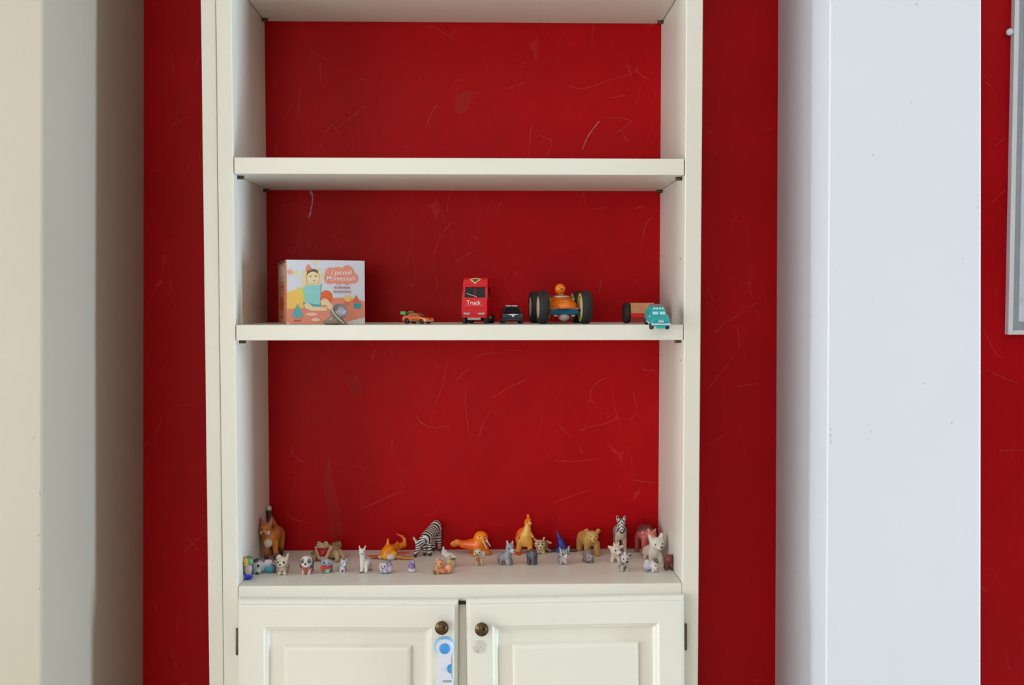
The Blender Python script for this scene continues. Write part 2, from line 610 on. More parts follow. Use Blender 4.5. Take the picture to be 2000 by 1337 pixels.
def soft_mark(name, rgb, alpha):
    m = bpy.data.materials.new(name)
    m.use_nodes = True
    nt = m.node_tree
    b = nt.nodes['Principled BSDF']
    b.inputs['Base Color'].default_value = lin(rgb) + (1,)
    b.inputs['Roughness'].default_value = 0.6
    tc = nt.nodes.new('ShaderNodeTexCoord')
    n = nt.nodes.new('ShaderNodeTexNoise')
    n.inputs['Scale'].default_value = 90
    n.inputs['Detail'].default_value = 5
    nt.links.new(tc.outputs['Object'], n.inputs['Vector'])
    r = nt.nodes.new('ShaderNodeMapRange')
    r.inputs['From Min'].default_value = 0.35
    r.inputs['From Max'].default_value = 0.65
    r.inputs['To Min'].default_value = alpha * 0.4
    r.inputs['To Max'].default_value = alpha
    nt.links.new(n.outputs['Fac'], r.inputs['Value'])
    nt.links.new(r.outputs['Result'], b.inputs['Alpha'])
    return m

SCR = soft_mark('pale_scratch', (196, 104, 98), 0.46)
SCRL = soft_mark('lilac_chalk', (196, 160, 196), 0.9)
SCRP = soft_mark('pink_chalk', (206, 112, 120), 0.85)
SMUDGE = soft_mark('rubbed_red', (180, 62, 58), 0.22)

def conv(ox, oy, sc, lst):
    return [[(ox + x / sc, oy + y / sc) for x, y in l] for l in lst]

scr = []
scr += conv(520, 40, 4.95, [[(690, 1040), (980, 815)], [(1545, 1040), (1580, 930), (1650, 810)], [(300, 980), (330, 650)], [(90, 1310), (130, 1090)],
    [(515, 1180), (545, 1240), (590, 1270)], [(820, 1280), (835, 1200)], [(560, 1080), (700, 950)], [(1550, 40), (1680, 95), (1780, 155), (1840, 80)],
    [(905, 560), (970, 580)], [(440, 300), (600, 390)], [(660, 1020), (705, 1110)], [(200, 900), (235, 810)], [(70, 590), (80, 640)], [(520, 400), (525, 600)]])
scr += conv(900, 40, 4.95, [[(1450, 745), (1590, 720)], [(580, 455), (640, 390)], [(1040, 630), (1200, 655), (1450, 570), (1650, 520)], [(655, 1310), (680, 1000)],
    [(820, 1310), (880, 1170), (740, 1100)], [(1265, 220), (1280, 50)], [(1380, 945), (1520, 940), (1660, 970)], [(460, 660), (620, 595)], [(1460, 1110), (1650, 980)]])
scr += conv(520, 365, 2.597, [[(50, 130), (60, 110), (130, 85)], [(140, 340), (180, 215)], [(340, 230), (370, 300)], [(850, 430), (850, 350), (880, 260), (940, 175)],
    [(850, 160), (880, 110)], [(920, 130), (925, 60), (950, 10)], [(950, 385), (1060, 320)], [(1040, 245), (1080, 270)], [(1690, 545), (1700, 460)],
    [(1660, 110), (1700, 108), (1750, 95)], [(1870, 110), (1920, 98)], [(1910, 265), (1925, 190), (1960, 150)], [(630, 150), (635, 110)], [(210, 300), (225, 240)], [(1600, 20), (1625, 90)]])
scr += conv(520, 665, 2.597, [[(765, 375), (780, 410), (840, 440), (930, 430)], [(1015, 230), (1010, 330), (1030, 480)], [(1150, 290), (1200, 255), (1320, 195)],
    [(1080, 490), (1100, 420), (1140, 350)], [(850, 330), (890, 240), (920, 90)], [(1045, 95), (1090, 70), (1180, 60)], [(1215, 48), (1295, 52)], [(960, 200), (1030, 140)],
    [(470, 860), (700, 755)], [(90, 860), (130, 900), (210, 925)], [(1620, 440), (1720, 420), (1790, 385)], [(1640, 310), (1660, 230), (1740, 180)], [(1475, 420), (1540, 480)],
    [(1460, 610), (1580, 610), (1680, 598)], [(1850, 705), (1980, 720)], [(1460, 820), (1640, 755)], [(1860, 250), (1880, 340)], [(1590, 540), (1605, 570)],
    [(320, 70), (325, 50)], [(640, 90), (637, 30)], [(130, 530), (140, 580), (200, 620)], [(530, 110), (555, 40)], [(20, 130), (60, 110)], [(1900, 145), (1970, 150)], [(640, 580), (640, 500)]])
YB = D - 0.0044
def marks(name, lines, w, mat, y, parent, off):
    bm = bmesh.new()
    for l in lines:
        ribbon(bm, [at_y(p.x, p.y, y) - off for p in dense(l)], w)
    o = bm_obj(name, bm, mat, parent)
    o['kind'] = 'stuff'
    return o
marks('scratches', scr, 0.0011, SCR, YB, back, BO + back.location)
marks('lilac_chalk_scribble', conv(520, 365, 2.597, [[(220, 8), (235, 50), (228, 110), (212, 158)], [(222, 15), (229, 40), (237, 30)], [(226, 115), (220, 150)]]), 0.0024, SCRL, YB, back, BO + back.location)
marks('pink_chalk_streak', conv(900, 40, 4.95, [[(1340, 970), (1235, 1110), (1175, 1250)]]), 0.0028, SCRP, YB, back, BO + back.location)
def patch(name, pts, mat, y, parent, off):
    bm = bmesh.new()
    bm.faces.new([bm.verts.new(at_y(p.x, p.y, y) - off) for p in dense(pts + [pts[0]], 5)[:-1]])
    return bm_obj(name, bm, mat, parent)
for pts in conv(520, 665, 2.597, [[(320, 580), (290, 720), (310, 860), (325, 990), (385, 1000), (370, 850), (345, 720)], [(410, 180), (405, 230), (460, 275), (488, 240), (450, 170)]]):
    patch('rubbed_patch', pts, SMUDGE, YB + 0.0001, back, BO + back.location)
for pts in conv(900, 40, 4.95, [[(0, 700), (-60, 860), (40, 900), (100, 780), (120, 690)]]):
    patch('rubbed_patch', pts, SMUDGE, YB + 0.0001, back, BO + back.location)
YW = D + 0.0056
marks('scratches', [[(1378, 245), (1383, 255), (1395, 262)], [(1395, 650), (1420, 625)], [(1440, 640), (1445, 680)], [(1387, 755), (1435, 695)], [(1420, 630), (1480, 590)],
      [(1505, 400), (1516, 405)], [(1380, 560), (1395, 590)], [(1490, 560), (1498, 590)], [(1440, 755), (1480, 748)], [(1385, 870), (1420, 845)],
      [(1925, 160), (1940, 175)], [(1943, 285), (1965, 270)], [(1938, 395), (1965, 370)], [(1920, 640), (1945, 690), (1960, 700)], [(1928, 720), (1960, 738), (1990, 748)], [(1950, 880), (2000, 878)],
      [(330, 545), (338, 570)], [(325, 560), (345, 600)], [(360, 1078), (390, 1048)], [(366, 1050), (388, 1075)], [(335, 105), (340, 160)], [(330, 250), (370, 225)], [(336, 1265), (345, 1305)], [(284, 660), (287, 645)]],
      0.0011, SCR, YW, wb, wb.location)

# little scuffs and chips on the pillars, drilled pin holes in the right side
SCUFF = soft_mark('grey_scuff', (140, 138, 144), 0.45)
def specks(name, spots, y, parent):
    bm = bmesh.new()
    for px, py, rx, rz in spots:
        c = at_y(px, py, y)
        k = (y - CAM.y) / F
        bm.faces.new([bm.verts.new(c + Vector((rx * k * math.cos(a * 0.785 + px) * (0.8 + 0.2 * math.sin(a * 3 + px)), 0, rz * k * math.sin(a * 0.785 + px)))) for a in range(8)])
    o = bm_obj(name, bm, SCUFF, parent)
    o['kind'] = 'stuff'
specks('scuffs', [(1623, 838, 1.2, 3), (1622, 850, 1.4, 4), (1623, 862, 1.2, 5), (1780, 200, 2, 2), (1705, 303, 1.8, 2.2), (1804, 749, 2.2, 2.2), (1859, 825, 1.8, 1.8), (1702, 843, 2, 1.2), (1880, 505, 1.6, 1.6), (1790, 8, 3, 2), (1910, 405, 1.6, 2)], PRY - 0.0003, PR)
specks('scuffs', [(78, 962, 1.6, 5), (66, 855, 1.5, 4), (75, 1045, 1.4, 3), (77, 1150, 1.2, 3)], PLY - 0.0003, PL)
for px, py in ((1293, 692), (1329, 703), (1294, 500), (1329, 505)):
    d = ray(px, py)
    q = CAM + d * ((XR - CAM.x) / d.x)
    lathe('pin_hole', [(0, -0.0003), (0.0022, -0.0003), (0.0022, 0.0001), (0, 0.0001)], BROWN_METAL, bc, 'X', 10, loc=q - BO)

# doors --------------------------------------------------------------
def rings_mesh(name, w, h, rings, cap, mat, parent, loc):
    """nested rectangles (inset, y) lofted from back to front"""
    v, f = [], []
    for ins, y in rings:
        for (x, z) in ((ins, ins), (w - ins, ins), (w - ins, h - ins), (ins, h - ins)):
            v.append((x, y, z - h))
    for i in range(len(rings) - 1):
        for k in range(4):
            k2 = (k + 1) % 4
            f.append((i * 4 + k, i * 4 + k2, (i + 1) * 4 + k2, (i + 1) * 4 + k))
    if cap:
        f.append(tuple(range((len(rings) - 1) * 4, len(rings) * 4)))
    f.append((3, 2, 1, 0))
    return pydata(name, v, f, mat, parent, loc=loc)

YD = -0.022
def make_door(px0, px1, pyL, pyR, knob, hinge_left):
    a, b = at_y(px0, pyL, YD), at_y(px1, pyR, YD)
    w = (b - a).length
    h = a.z - 0.1
    tilt = math.atan2(b.z - a.z, b.x - a.x)
    d = rings_mesh('door', w, h, [(0, -0.001), (0, -0.013), (0.002, -0.0155), (0.0075, -0.0185), (0.0085, -0.022), (0.011, -0.0225), (0.050, -0.0225), (0.0525, -0.0195),
                                  (0.058, -0.0165), (0.061, -0.0125), (0.066, -0.012)], True, CREAM, bc, Vector((a.x, 0, a.z)) - BO)
    d.rotation_euler = (0, -tilt, 0)
    pn = rings_mesh('raised_panel', w - 0.176, h - 0.176, [(0, -0.0115), (0.0, -0.0135), (0.003, -0.018), (0.0085, -0.0195)], True, CREAM, d, Vector((0.088, 0, -0.088)))
    k = at_y(knob[0], knob[1], YD - 0.018)
    kl = Vector((k.x - a.x, 0, k.z - a.z))
    kl.rotate(Euler((0, tilt, 0)))
    lathe('knob', [(0, -0.0225), (0.0075, -0.0225), (0.006, -0.027), (0.0058, -0.032), (0.0095, -0.036), (0.0128, -0.040), (0.0132, -0.0425), (0.0125, -0.0445), (0.0095, -0.0445),
                   (0.0088, -0.0458), (0.0052, -0.0475), (0, -0.048)], BRONZE, d, 'Y', 28, loc=kl)
    hx = 0 if hinge_left else w
    for hz in (-0.060, -h + 0.12):
        hg = empty('tmp', (0, 0, 0)); bpy.data.objects.remove(hg)
        lathe('hinge', [(0, -0.0255), (0.0018, -0.026), (0.0032, -0.025), (0.0032, 0.025), (0.0018, 0.026), (0, 0.0255)], HINGE, d, 'Z', 12,
              loc=(hx + (-0.0034 if hinge_left else 0.0034), -0.006, hz - 0.024))
    return d, a

dl, al = make_door(463, 895, 1172.5, 1174, (863, 1225), True)
dr, ar = make_door(910, 1338, 1172, 1164, (941, 1228), False)
# dark strip standing in for the shaded slot between the doors, ring of old glue on the right door
bbox('dark_slot_strip', (xm - 0.008, -0.010, Z3B - 0.0075), (xm + 0.008, 0.003, Z3B - 0.0045), DARK, 0.0004)
g = at_y(936, 1263, YD)
gl = Vector((g.x - ar.x, -0.0228, g.z - ar.z))
GLUE = soft_mark('dried_glue', (192, 190, 182), 0.3)
bm = bmesh.new()
cv = bm.verts.new((0, 0, 0))
rim = [bm.verts.new((0.0138 * math.cos(k * 0.2618) * (1 + 0.05 * math.sin(k * 2.1)), 0, 0.0138 * math.sin(k * 0.2618) * (1 + 0.05 * math.cos(k * 1.7)))) for k in range(24)]
for k in range(24):
    bm.faces.new((cv, rim[k], rim[(k + 1) % 24]))
for k in range(9):
    a0, r0 = k * 2.4, 0.010 * math.sqrt((k + 0.5) / 9)
    bmesh.ops.create_icosphere(bm, subdivisions=1, radius=random.uniform(0.0012, 0.0028),
                               matrix=Matrix.Translation((r0 * math.cos(a0), 0, r0 * math.sin(a0))) @ Matrix.Diagonal((1, 0.15, 1, 1)))
o = bm_obj('glue_residue', bm, GLUE, dr, True, loc=gl)
o['kind'] = 'stuff'

# child lock -----------------------------------------------------------
LOCKW = paint('lock_white_plastic', (214, 220, 238), 0.35, var=0.01)
LOCKB = paint('lock_blue_plastic', (58, 148, 222), 0.35, var=0.02)
LOCKP = paint('lock_pale_blue_pad', (120, 186, 232), 0.5, var=0.02)
LOCKG = paint('lock_grey_slot', (150, 156, 152), 0.6)
YL = YD - 0.0008
lk = empty('child_lock', at_y(869, 1262, YL))
tag(lk, 'white and blue plastic child safety lock stuck to the left cabinet door', 'child lock')
sL = (YL - CAM.y) / F
lathe('adhesive_pad', [(0, 0), (19.5, 0), (19.5, -3), (18.5, -4), (0, -4)], LOCKP, lk, 'Y', 40, sL, loc=(-0.001, 0, 0.001))
def outline(c, pts_y, name, poly, mat, parent, y0, y1, bev):
    bm = bmesh.new()
    A = [bm.verts.new((x * sL, y0 * sL, z * sL)) for x, z in poly]
    B = [bm.verts.new((x * sL, y1 * sL, z * sL)) for x, z in poly]
    n = len(poly)
    bm.faces.new(A)
    fr = bm.faces.new(B[::-1])
    for i in range(n):
        bm.faces.new((A[i], A[(i + 1) % n], B[(i + 1) % n], B[i]))
    if bev:
        bmesh.ops.bevel(bm, geom=list(fr.edges), offset=bev * sL, segments=3, profile=0.5, affect='EDGES')
    return bm_obj(name, bm, mat, parent)
poly = []
for k in range(25):
    a = math.radians(-42 + k * (264 / 24))
    poly.append((17.5 * math.cos(a), 17.5 * math.sin(a)))
poly += [(-12.3, -20), (-12.3, -55), (-13.5, -60), (-17, -66), (-18, -76), (-16, -86), (-9, -93), (0, -95), (9, -93), (15, -86), (17, -76), (15, -66), (12.5, -60), (12.3, -55), (12.3, -20)]
outline(None, None, 'strap', poly, LOCKW, lk, -4, -9, 1.8)
lathe('button', [(0, -8), (10.5, -8), (10.5, -10), (9, -11.2), (0, -11.8)], LOCKB, lk, 'Y', 32, sL, loc=(0.0, 0, -0.001))
outline(None, None, 'release_tab', [(12.6, -41 + 9.5 * 1)] + [(12.6 - 8.5 * math.sin(math.radians(k * 18)), -41 + 9.5 * math.cos(math.radians(k * 18))) for k in range(1, 10)] + [(12.6, -50.5)], LOCKB, lk, -8, -10, 0.6)
box('slot', (-4, -9.6, -68.5), (14, -8.2, -64), LOCKG, lk, 0.4, scale=sL)
lathe('lower_pad', [(0, 0), (18, 0), (18, -3), (17, -4), (0, -4)], LOCKP, lk, 'Y', 40, sL, loc=(0, 0, -76 * sL))

# white frame on the far right wall ------------------------------------
fx0 = at_y(1972.5, 400, D - 0.006).x
fz0 = at_y(1985, 653, D - 0.006).z
wf = empty('wall_board', (fx0 + 0.3, D + 0.0058, fz0))
tag(wf, 'white framed board hanging on the red wall at the right edge', 'wall board')
fw = 0.62; fh = 1.1
def wfbox(name, lo, hi, mat=FRAMEW, bevel=0.0012):
    return box(name, (lo[0] - 0.3, lo[1], lo[2]), (hi[0] - 0.3, hi[1], hi[2]), mat, wf, bevel)
wfbox('frame_rail', (0.0, -0.016, 0), (0.0105, 0, fh))
wfbox('frame_rail', (fw - 0.0105, -0.016, 0), (fw, 0, fh))
wfbox('frame_rail', (0.0105, -0.016, 0), (fw - 0.0105, 0, 0.0095))
wfbox('frame_rail', (0.0105, -0.016, fh - 0.0105), (fw - 0.0105, 0, fh))
GREYW = paint('frame_grey_inner', (164, 171, 180), 0.5)
wfbox('backing', (0.0105, -0.006, 0.0095), (fw - 0.0105, -0.001, fh - 0.0105), GREYW, 0)
wfbox('panel', (0.0262, -0.010, 0.028), (fw - 0.0262, -0.006, fh - 0.028), paint('board_pale', (214, 221, 230), 0.35), 0.0008)
rp = at_y(1996.5, 585, D - 0.008)
bm = bmesh.new()
R1, R2 = 0.0045, 0.0013
vs = []
for i in range(20):
    a = 2 * math.pi * i / 20
    vs.append([bm.verts.new(((R1 + R2 * math.cos(b)) * math.cos(a), R2 * math.sin(b), (R1 + R2 * math.cos(b)) * math.sin(a))) for b in [2 * math.pi * j / 8 for j in range(8)]])
for i in range(20):
    for j in range(8):
        bm.faces.new((vs[i][j], vs[(i + 1) % 20][j], vs[(i + 1) % 20][(j + 1) % 8], vs[i][(j + 1) % 8]))
bm_obj('ring_hook', bm, FRAMEW, wf, True, loc=Vector((rp.x, D - 0.0055, rp.z)) - wf.location)
kp = at_y(1973, 62, D - 0.006)
lathe('side_knob', [(0, -0.013), (0.004, -0.0125), (0.0075, -0.009), (0.0072, -0.004), (0.004, 0), (0, 0)], FRAMEW, wf, 'Y', 24, loc=Vector((kp.x, D + 0.003, kp.z)) - wf.location)

# ------------------------------------------------------------------ figurines on the bottom shelf
GA = 'animal figurines on the bottom shelf'
BLK = paint('figurine_black', (22, 20, 20), 0.2)
def toy(name, px, py, label, prims, cat='figurine', eyes=(), noses=(), extra=(), h=0.9, k=2.5, mat=None, colfn=None, rz=0, zshelf=None, y=None, group=GA):
    if y is None:
        p = at_z(px, py, Z3T)
    else:
        q = at_y(px, py, y)
        p = Vector((q.x, y, zshelf))
    s = (p.y - CAM.y) / F
    r = empty(name, p, math.radians(rz))
    tag(r, label, cat, group)
    link('body', sdf_mesh('body', prims, s, h, k, colfn), mat or TOY, r)
    for e in eyes:
        ball('eye', e[:3], e[3], s, BLK, r, (1, 0.7, 1.15))
    for e in noses:
        ball('nose', e[:3], e[3], s, BLK, r, (1.1, 0.8, 0.9))
    for nm, pr, hh, kk in extra:
        link(nm, sdf_mesh(nm, pr, s, hh, kk, None, False), mat or TOY, r)
    return r

# 1 glass bird
toy('glass_bird', 485, 1131, 'tiny glassy bird with gold and green head and cobalt blue foot, leftmost figurine',
    [E(0, 0, 7, 9, 8, 7.5, (30, 40, 170)), S(-7, -3, 6, 4, (150, 145, 200)), E(0.5, -2.5, 22, 7.5, 6, 13, (176, 160, 156)), E(0, 3, 24, 9.5, 6, 18, (52, 48, 60)),
     E(-3.5, -4, 36, 6.5, 6, 8, (214, 168, 70)), E(4.5, -3, 36, 5.5, 6, 8, (92, 150, 112)), E(0, 1.5, 39, 9, 6, 7, (104, 92, 74)), C(-7, -1, 28, -8, 0, 10, 2.2, 2.5, (34, 32, 46)), C(8, -1, 28, 8, 0, 12, 2.2, 2.5, (34, 34, 66))],
    mat=TOYG, k=1.6, noses=((-6, -9.5, 35, 1.2),))
# 2 puppy in turquoise
toy('puppy', 515, 1118, 'white puppy with navy patch on its head, lying in a turquoise jumper',
    [E(-8, -3, 15, 11, 9, 12, (206, 208, 218)), E(-12, -3.5, 25, 7, 6, 4.5, (58, 56, 84)), E(-2, -2, 25, 6, 5, 3.5, (110, 104, 136)), E(-9, -10, 6, 6, 5, 6, (200, 206, 202)), E(-15, -5, 8, 4, 5, 8, (196, 188, 184)),
     E(8, -1, 20, 10, 5, 6.5, (214, 210, 222), (0, -15, 0)), E(10, 2, 8, 12, 8, 8.5, (66, 158, 188)), E(19, 2, 9, 5, 6, 6, (44, 110, 122)), S(22, -2, 9, 3, (66, 84, 84)), S(22, -2, 3.5, 3.2, (80, 60, 58))],
    eyes=((-8, -11.6, 17, 2.3),), noses=((-9, -14, 3.5, 2.6),))
# 3 fox
FOX, FOXD, FOXW, FOXK = (204, 126, 50), (180, 102, 42), (226, 214, 204), (70, 40, 34)
def foxcol(V, idx, CC):
    low = (V[:, 2] < 17) & (idx >= 6) & (idx <= 9)
    t = np.clip((22 - V[:, 2]) / 12, 0, 1)[:, None]
    leg = ((idx >= 6) & (idx <= 9))[:, None]
    CC = np.where(leg, CC * (1 - t) + np.array(lin((92, 40, 32))) * t, CC)
    paw = (V[:, 2] < 5) & (idx == 7)
    CC[paw] = lin((214, 212, 200))
    return CC
toy('fox', 530, 1096, 'tall orange fox with white chest and white tipped raised tail, behind the puppies',
    [C(-3, 4, 48, 3, 44, 46, 14, 14, FOX), E(-5, 0, 46, 14, 11, 17, FOX), E(-9, -7, 66, 12, 11, 11, (196, 112, 56)), E(-9, -16, 60, 5, 7, 4.5, (206, 128, 96)), S(-15, -13, 60, 4.2, (222, 190, 160)), S(-3, -13, 60, 4.6, FOXW),
     C(-9, 0, 36, -9, -3, 3, 6.5, 4.2, FOX), C(8, 2, 38, 9, -4, 3, 6, 4.2, FOX), C(9, 46, 40, 9, 50, 3, 8.5, 4, FOX), C(-7, 48, 40, -7, 52, 3, 8, 4, FOXD),
     E(-4, -9.5, 38, 7.5, 4, 8, FOXW), C(-17, -3, 74, -19.5, -2, 87, 4.2, 1.4, (150, 80, 44)), C(-1, -3, 74, 2.5, -2, 88, 4.4, 1.5, (188, 120, 92)),
     C(1, 54, 52, -13, 58, 70, 5, 6, FOXD), C(-13, 58, 70, -17, 59, 87, 6, 5.4, FOXK), E(-16.5, 59, 93, 5, 5, 6, (224, 208, 206)), E(9, 20, 52, 9, 18, 14, (176, 100, 46))],
    eyes=((-15, -16.3, 67, 1.4), (-4, -16.5, 67, 1.4)), noses=((-9, -23, 60.5, 1.8),), colfn=foxcol, k=3.5, h=1.1)
# 4 kitten with flower
toy('kitten', 552, 1121, 'cream kitten with one tall pink ear and a flower on its head, below the fox',
    [E(0, -1, 25, 11, 9.5, 10.5, (206, 192, 176)), C(8, 0, 31, 11, 1, 41, 3.4, 1.4, (212, 180, 172)), S(-7, -3, 35.5, 3.6, (204, 198, 208)), S(-10, -1, 33, 2.8, (208, 204, 210)), S(-5, -2, 37, 2.6, (210, 206, 214)), E(-2, -10, 21.5, 5.5, 4, 4.5, (222, 218, 206)),
     E(0, 2, 9, 8.5, 8, 10, (196, 176, 158)), S(-5, -6, 3.4, 3.8, (212, 196, 182)), S(5, -6, 3.4, 3.8, (212, 196, 182)), E(0.5, -6.5, 6, 2.2, 2, 2.5, (150, 78, 70)), C(8, 6, 6, 12, 6, 16, 2.2, 1.8, (150, 110, 96))],
    eyes=((4.6, -10, 26, 2), (-6.5, -9.6, 26, 1.6)), noses=((-2.2, -13.6, 22.5, 2.1),))
# 5 puppy with bow
toy('puppy', 599, 1120, 'white puppy with dark grey ears and a red neck bow',
    [E(0, -2, 25, 11.5, 9.5, 11.5, (214, 208, 202)), E(-6, -8.5, 27, 4.2, 3.5, 4.8, (112, 106, 102)), E(6, -8.5, 27, 4.2, 3.5, 4.8, (104, 108, 106)), E(-11, 0, 22, 3.2, 5, 10, (86, 70, 64)), E(11, 0, 22, 3.2, 5, 10, (78, 70, 78)), E(0, -9.5, 20, 7.5, 4, 5.5, (214, 208, 206)),
     E(0, 3, 9, 9, 8, 9.5, (206, 188, 172)), C(-5, -4, 10, -5, -5.5, 2.5, 3.6, 3.4, (216, 202, 186)), C(5, -4, 10, 5, -5.5, 2.5, 3.6, 3.4, (216, 202, 186)), E(10, 6, 8, 3, 4, 6, (120, 116, 116))],
    eyes=((-5.5, -11.6, 27, 1.8), (5.5, -11.6, 27, 1.8)), noses=((0, -13.2, 22.8, 2.2),),
    extra=(('bow', [E(-4.8, -8.5, 12.2, 4.6, 2.2, 3, (186, 84, 72), (0, 15, 0)), E(4.8, -8.5, 12.2, 4.6, 2.2, 3, (186, 84, 72), (0, -15, 0)), S(0, -9.4, 11.6, 2, (170, 66, 58)), C(-1, -9, 11, -3.5, -9, 5, 1.6, 1.6, (168, 78, 66)), C(1, -9, 11, 3, -9, 5, 1.6, 1.6, (168, 78, 66))], 0.6, 0.8),))
# 6 grey with scarf
toy('koala', 637, 1118, 'blue grey baby animal with a bright red scarf',
    [E(1, -1, 20.5, 9.5, 8.5, 8, (158, 164, 182)), E(-4, -3, 22, 5, 6, 6, (128, 150, 152)), E(0, 1, 8, 8.5, 8, 9, (150, 164, 162)), S(-5, -4, 3.2, 3.6, (140, 158, 152)), S(4, -4, 3.2, 3.6, (150, 176, 160)), E(9, 3, 9, 3.6, 5, 8, (104, 88, 100)), S(9, 2, 22, 3.6, (150, 152, 172)), S(-8, 2, 25, 3.2, (150, 156, 172))],
    eyes=((-2.2, -9.2, 22, 1.7), (6, -7.8, 21.5, 1.2)), noses=((-0.5, -10, 17.5, 1.2),),
    extra=(('scarf', [E(-3, -5.5, 12, 7.5, 4.2, 4, (206, 44, 48)), C(-5, -9, 10, -6, -9.5, 5.5, 2.2, 2, (198, 38, 44)), E(5, -3, 12, 5, 5, 2.6, (196, 44, 50))], 0.6, 1.2),))
# 7 reptile with open mouth
TAN, TAN2, TAN3 = (168, 142, 104), (196, 168, 132), (120, 92, 56)
def crocspots(V, idx, CC):
    n = np.sin(V[:, 0] * 0.55) * np.sin(V[:, 1] * 0.6 + 1) * np.sin(V[:, 2] * 0.7)
    t = (np.clip(n * 2.0 - 0.2, 0, 1) * 0.55)[:, None]
    top = (V[:, 2] > 16)[:, None]
    return np.where(top, CC * (1 - t) + np.array(lin((96, 74, 44))) * t, CC)
toy('toad', 640, 1093, 'tan warty toad with its red mouth wide open, behind the red scarf animal',
    [E(-7, -10, 31, 14, 13, 5.4, (186, 164, 126)), S(-14, -13, 36, 4.2, (206, 190, 150)), S(-1, -13, 36, 4.2, (206, 190, 150)), E(-9, -12, 7, 9, 8, 4, (206, 172, 140)), C(8, -9, 27, 0, -15, 9, 4, 3.4, (208, 172, 136)), C(-21, -9, 27, -15, -14, 9, 3, 2.8, (206, 168, 140)), E(-6, 2, 20, 13, 9, 14, (176, 148, 110)),
     E(8, 8, 14, 17, 18, 13, TAN), E(13, 14, 25, 10, 9, 6, TAN3), Bx(15, 16, 26, 10, 8, 6, (140, 112, 72), (0, -8, 10), 3), C(-20, -2, 12, -26, -8, 3, 5, 4.5, (176, 134, 92)), E(-27, -10, 2, 6, 6, 2.4, (182, 140, 96)), C(-24, 0, 16, -31, 4, 12, 4, 3, (140, 112, 78)),
     C(18, -2, 14, 21, -12, 3, 6, 4.2, TAN2), E(21, -15, 2, 6, 6, 2.4, (176, 140, 96)), C(22, 6, 15, 31, 0, 5, 5.5, 4, TAN2), C(28, 2, 6, 40, 6, 7, 3.4, 1.6, TAN)],
    extra=(('mouth', [E(-7, -8, 23, 12.5, 8.5, 6.5, (196, 16, 46)), E(-8.5, -9, 16, 8, 8, 8, (196, 16, 46)), E(-6, -15, 20, 4, 3, 5, (190, 70, 84))], 0.8, 2.0),), colfn=crocspots, k=2.0, h=1.0,
    eyes=((-14, -16.8, 36.6, 1.1), (-1.4, -16.8, 36.6, 1.1)))
# 8 kitten
toy('kitten', 669, 1116, 'tiny pale grey kitten sitting right of the red scarf animal',
    [E(3, -1, 18, 7, 6.5, 6.5, (184, 190, 206)), C(-1, 0, 22, -2.5, 0, 26.5, 2.4, 1.1, (176, 178, 196)), C(7, 0, 22, 8.5, 0, 26, 2.4, 1.1, (186, 188, 204)), E(0, 1, 7.5, 7.5, 6.5, 8, (168, 162, 172)), E(1, -4.5, 6, 4.5, 3, 5.5, (206, 200, 204)), S(5.5, -7, 16, 2.8, (212, 216, 226)), C(-6, 2, 5, -9, -1, 9, 2.4, 1.8, (120, 108, 118)), S(-3, -5, 2.2, 2.4, (200, 196, 202)), S(4, -5, 2.2, 2.4, (200, 196, 202))],
    eyes=((2, -7.2, 18.5, 1.2), (7.5, -6, 18.5, 1)), noses=((0.8, -8, 4.2, 2),))
# 9 llama
LW = (222, 218, 216)
toy('llama', 713, 1117, 'white llama with long neck and dark hooves',
    [C(-4, -1, 16, -5, -3, 38, 6, 4.8, LW), E(-5, -5, 42, 6.2, 7, 6, (224, 222, 220)), E(-5, -11, 39.5, 3.4, 4, 3, (216, 208, 206)), C(-9, -3, 46, -10.5, -3, 53, 2, 1.2, (206, 192, 190)), C(-1, -3, 46, 1.5, -3, 53, 2, 1.2, (206, 192, 190)), E(3, 8, 18, 9, 13, 9, (214, 206, 204)),
     C(-5, -2, 14, -6, -4, 4, 3.8, 3.2, LW), C(3, -2, 14, 3, -4, 4, 3.8, 3.2, LW), C(8, 16, 13, 9, 15, 4, 3.6, 3, (196, 184, 182)), C(-1, 18, 13, -1, 18, 4, 3.6, 3, (196, 184, 182)), E(-6, -5, 1.6, 3.3, 3.4, 1.8, (84, 66, 64)), E(9, 15, 1.6, 3.2, 3.4, 1.8, (76, 58, 56)), E(3, -5, 1.6, 3.2, 3.4, 1.8, (190, 178, 176)), E(-1, 18, 1.6, 3, 3, 1.8, (84, 66, 64))],
    eyes=((-8.4, -10, 43, 1.2), (-0.6, -10, 43, 1.2)), noses=((-5, -14.6, 40.5, 1.1),))
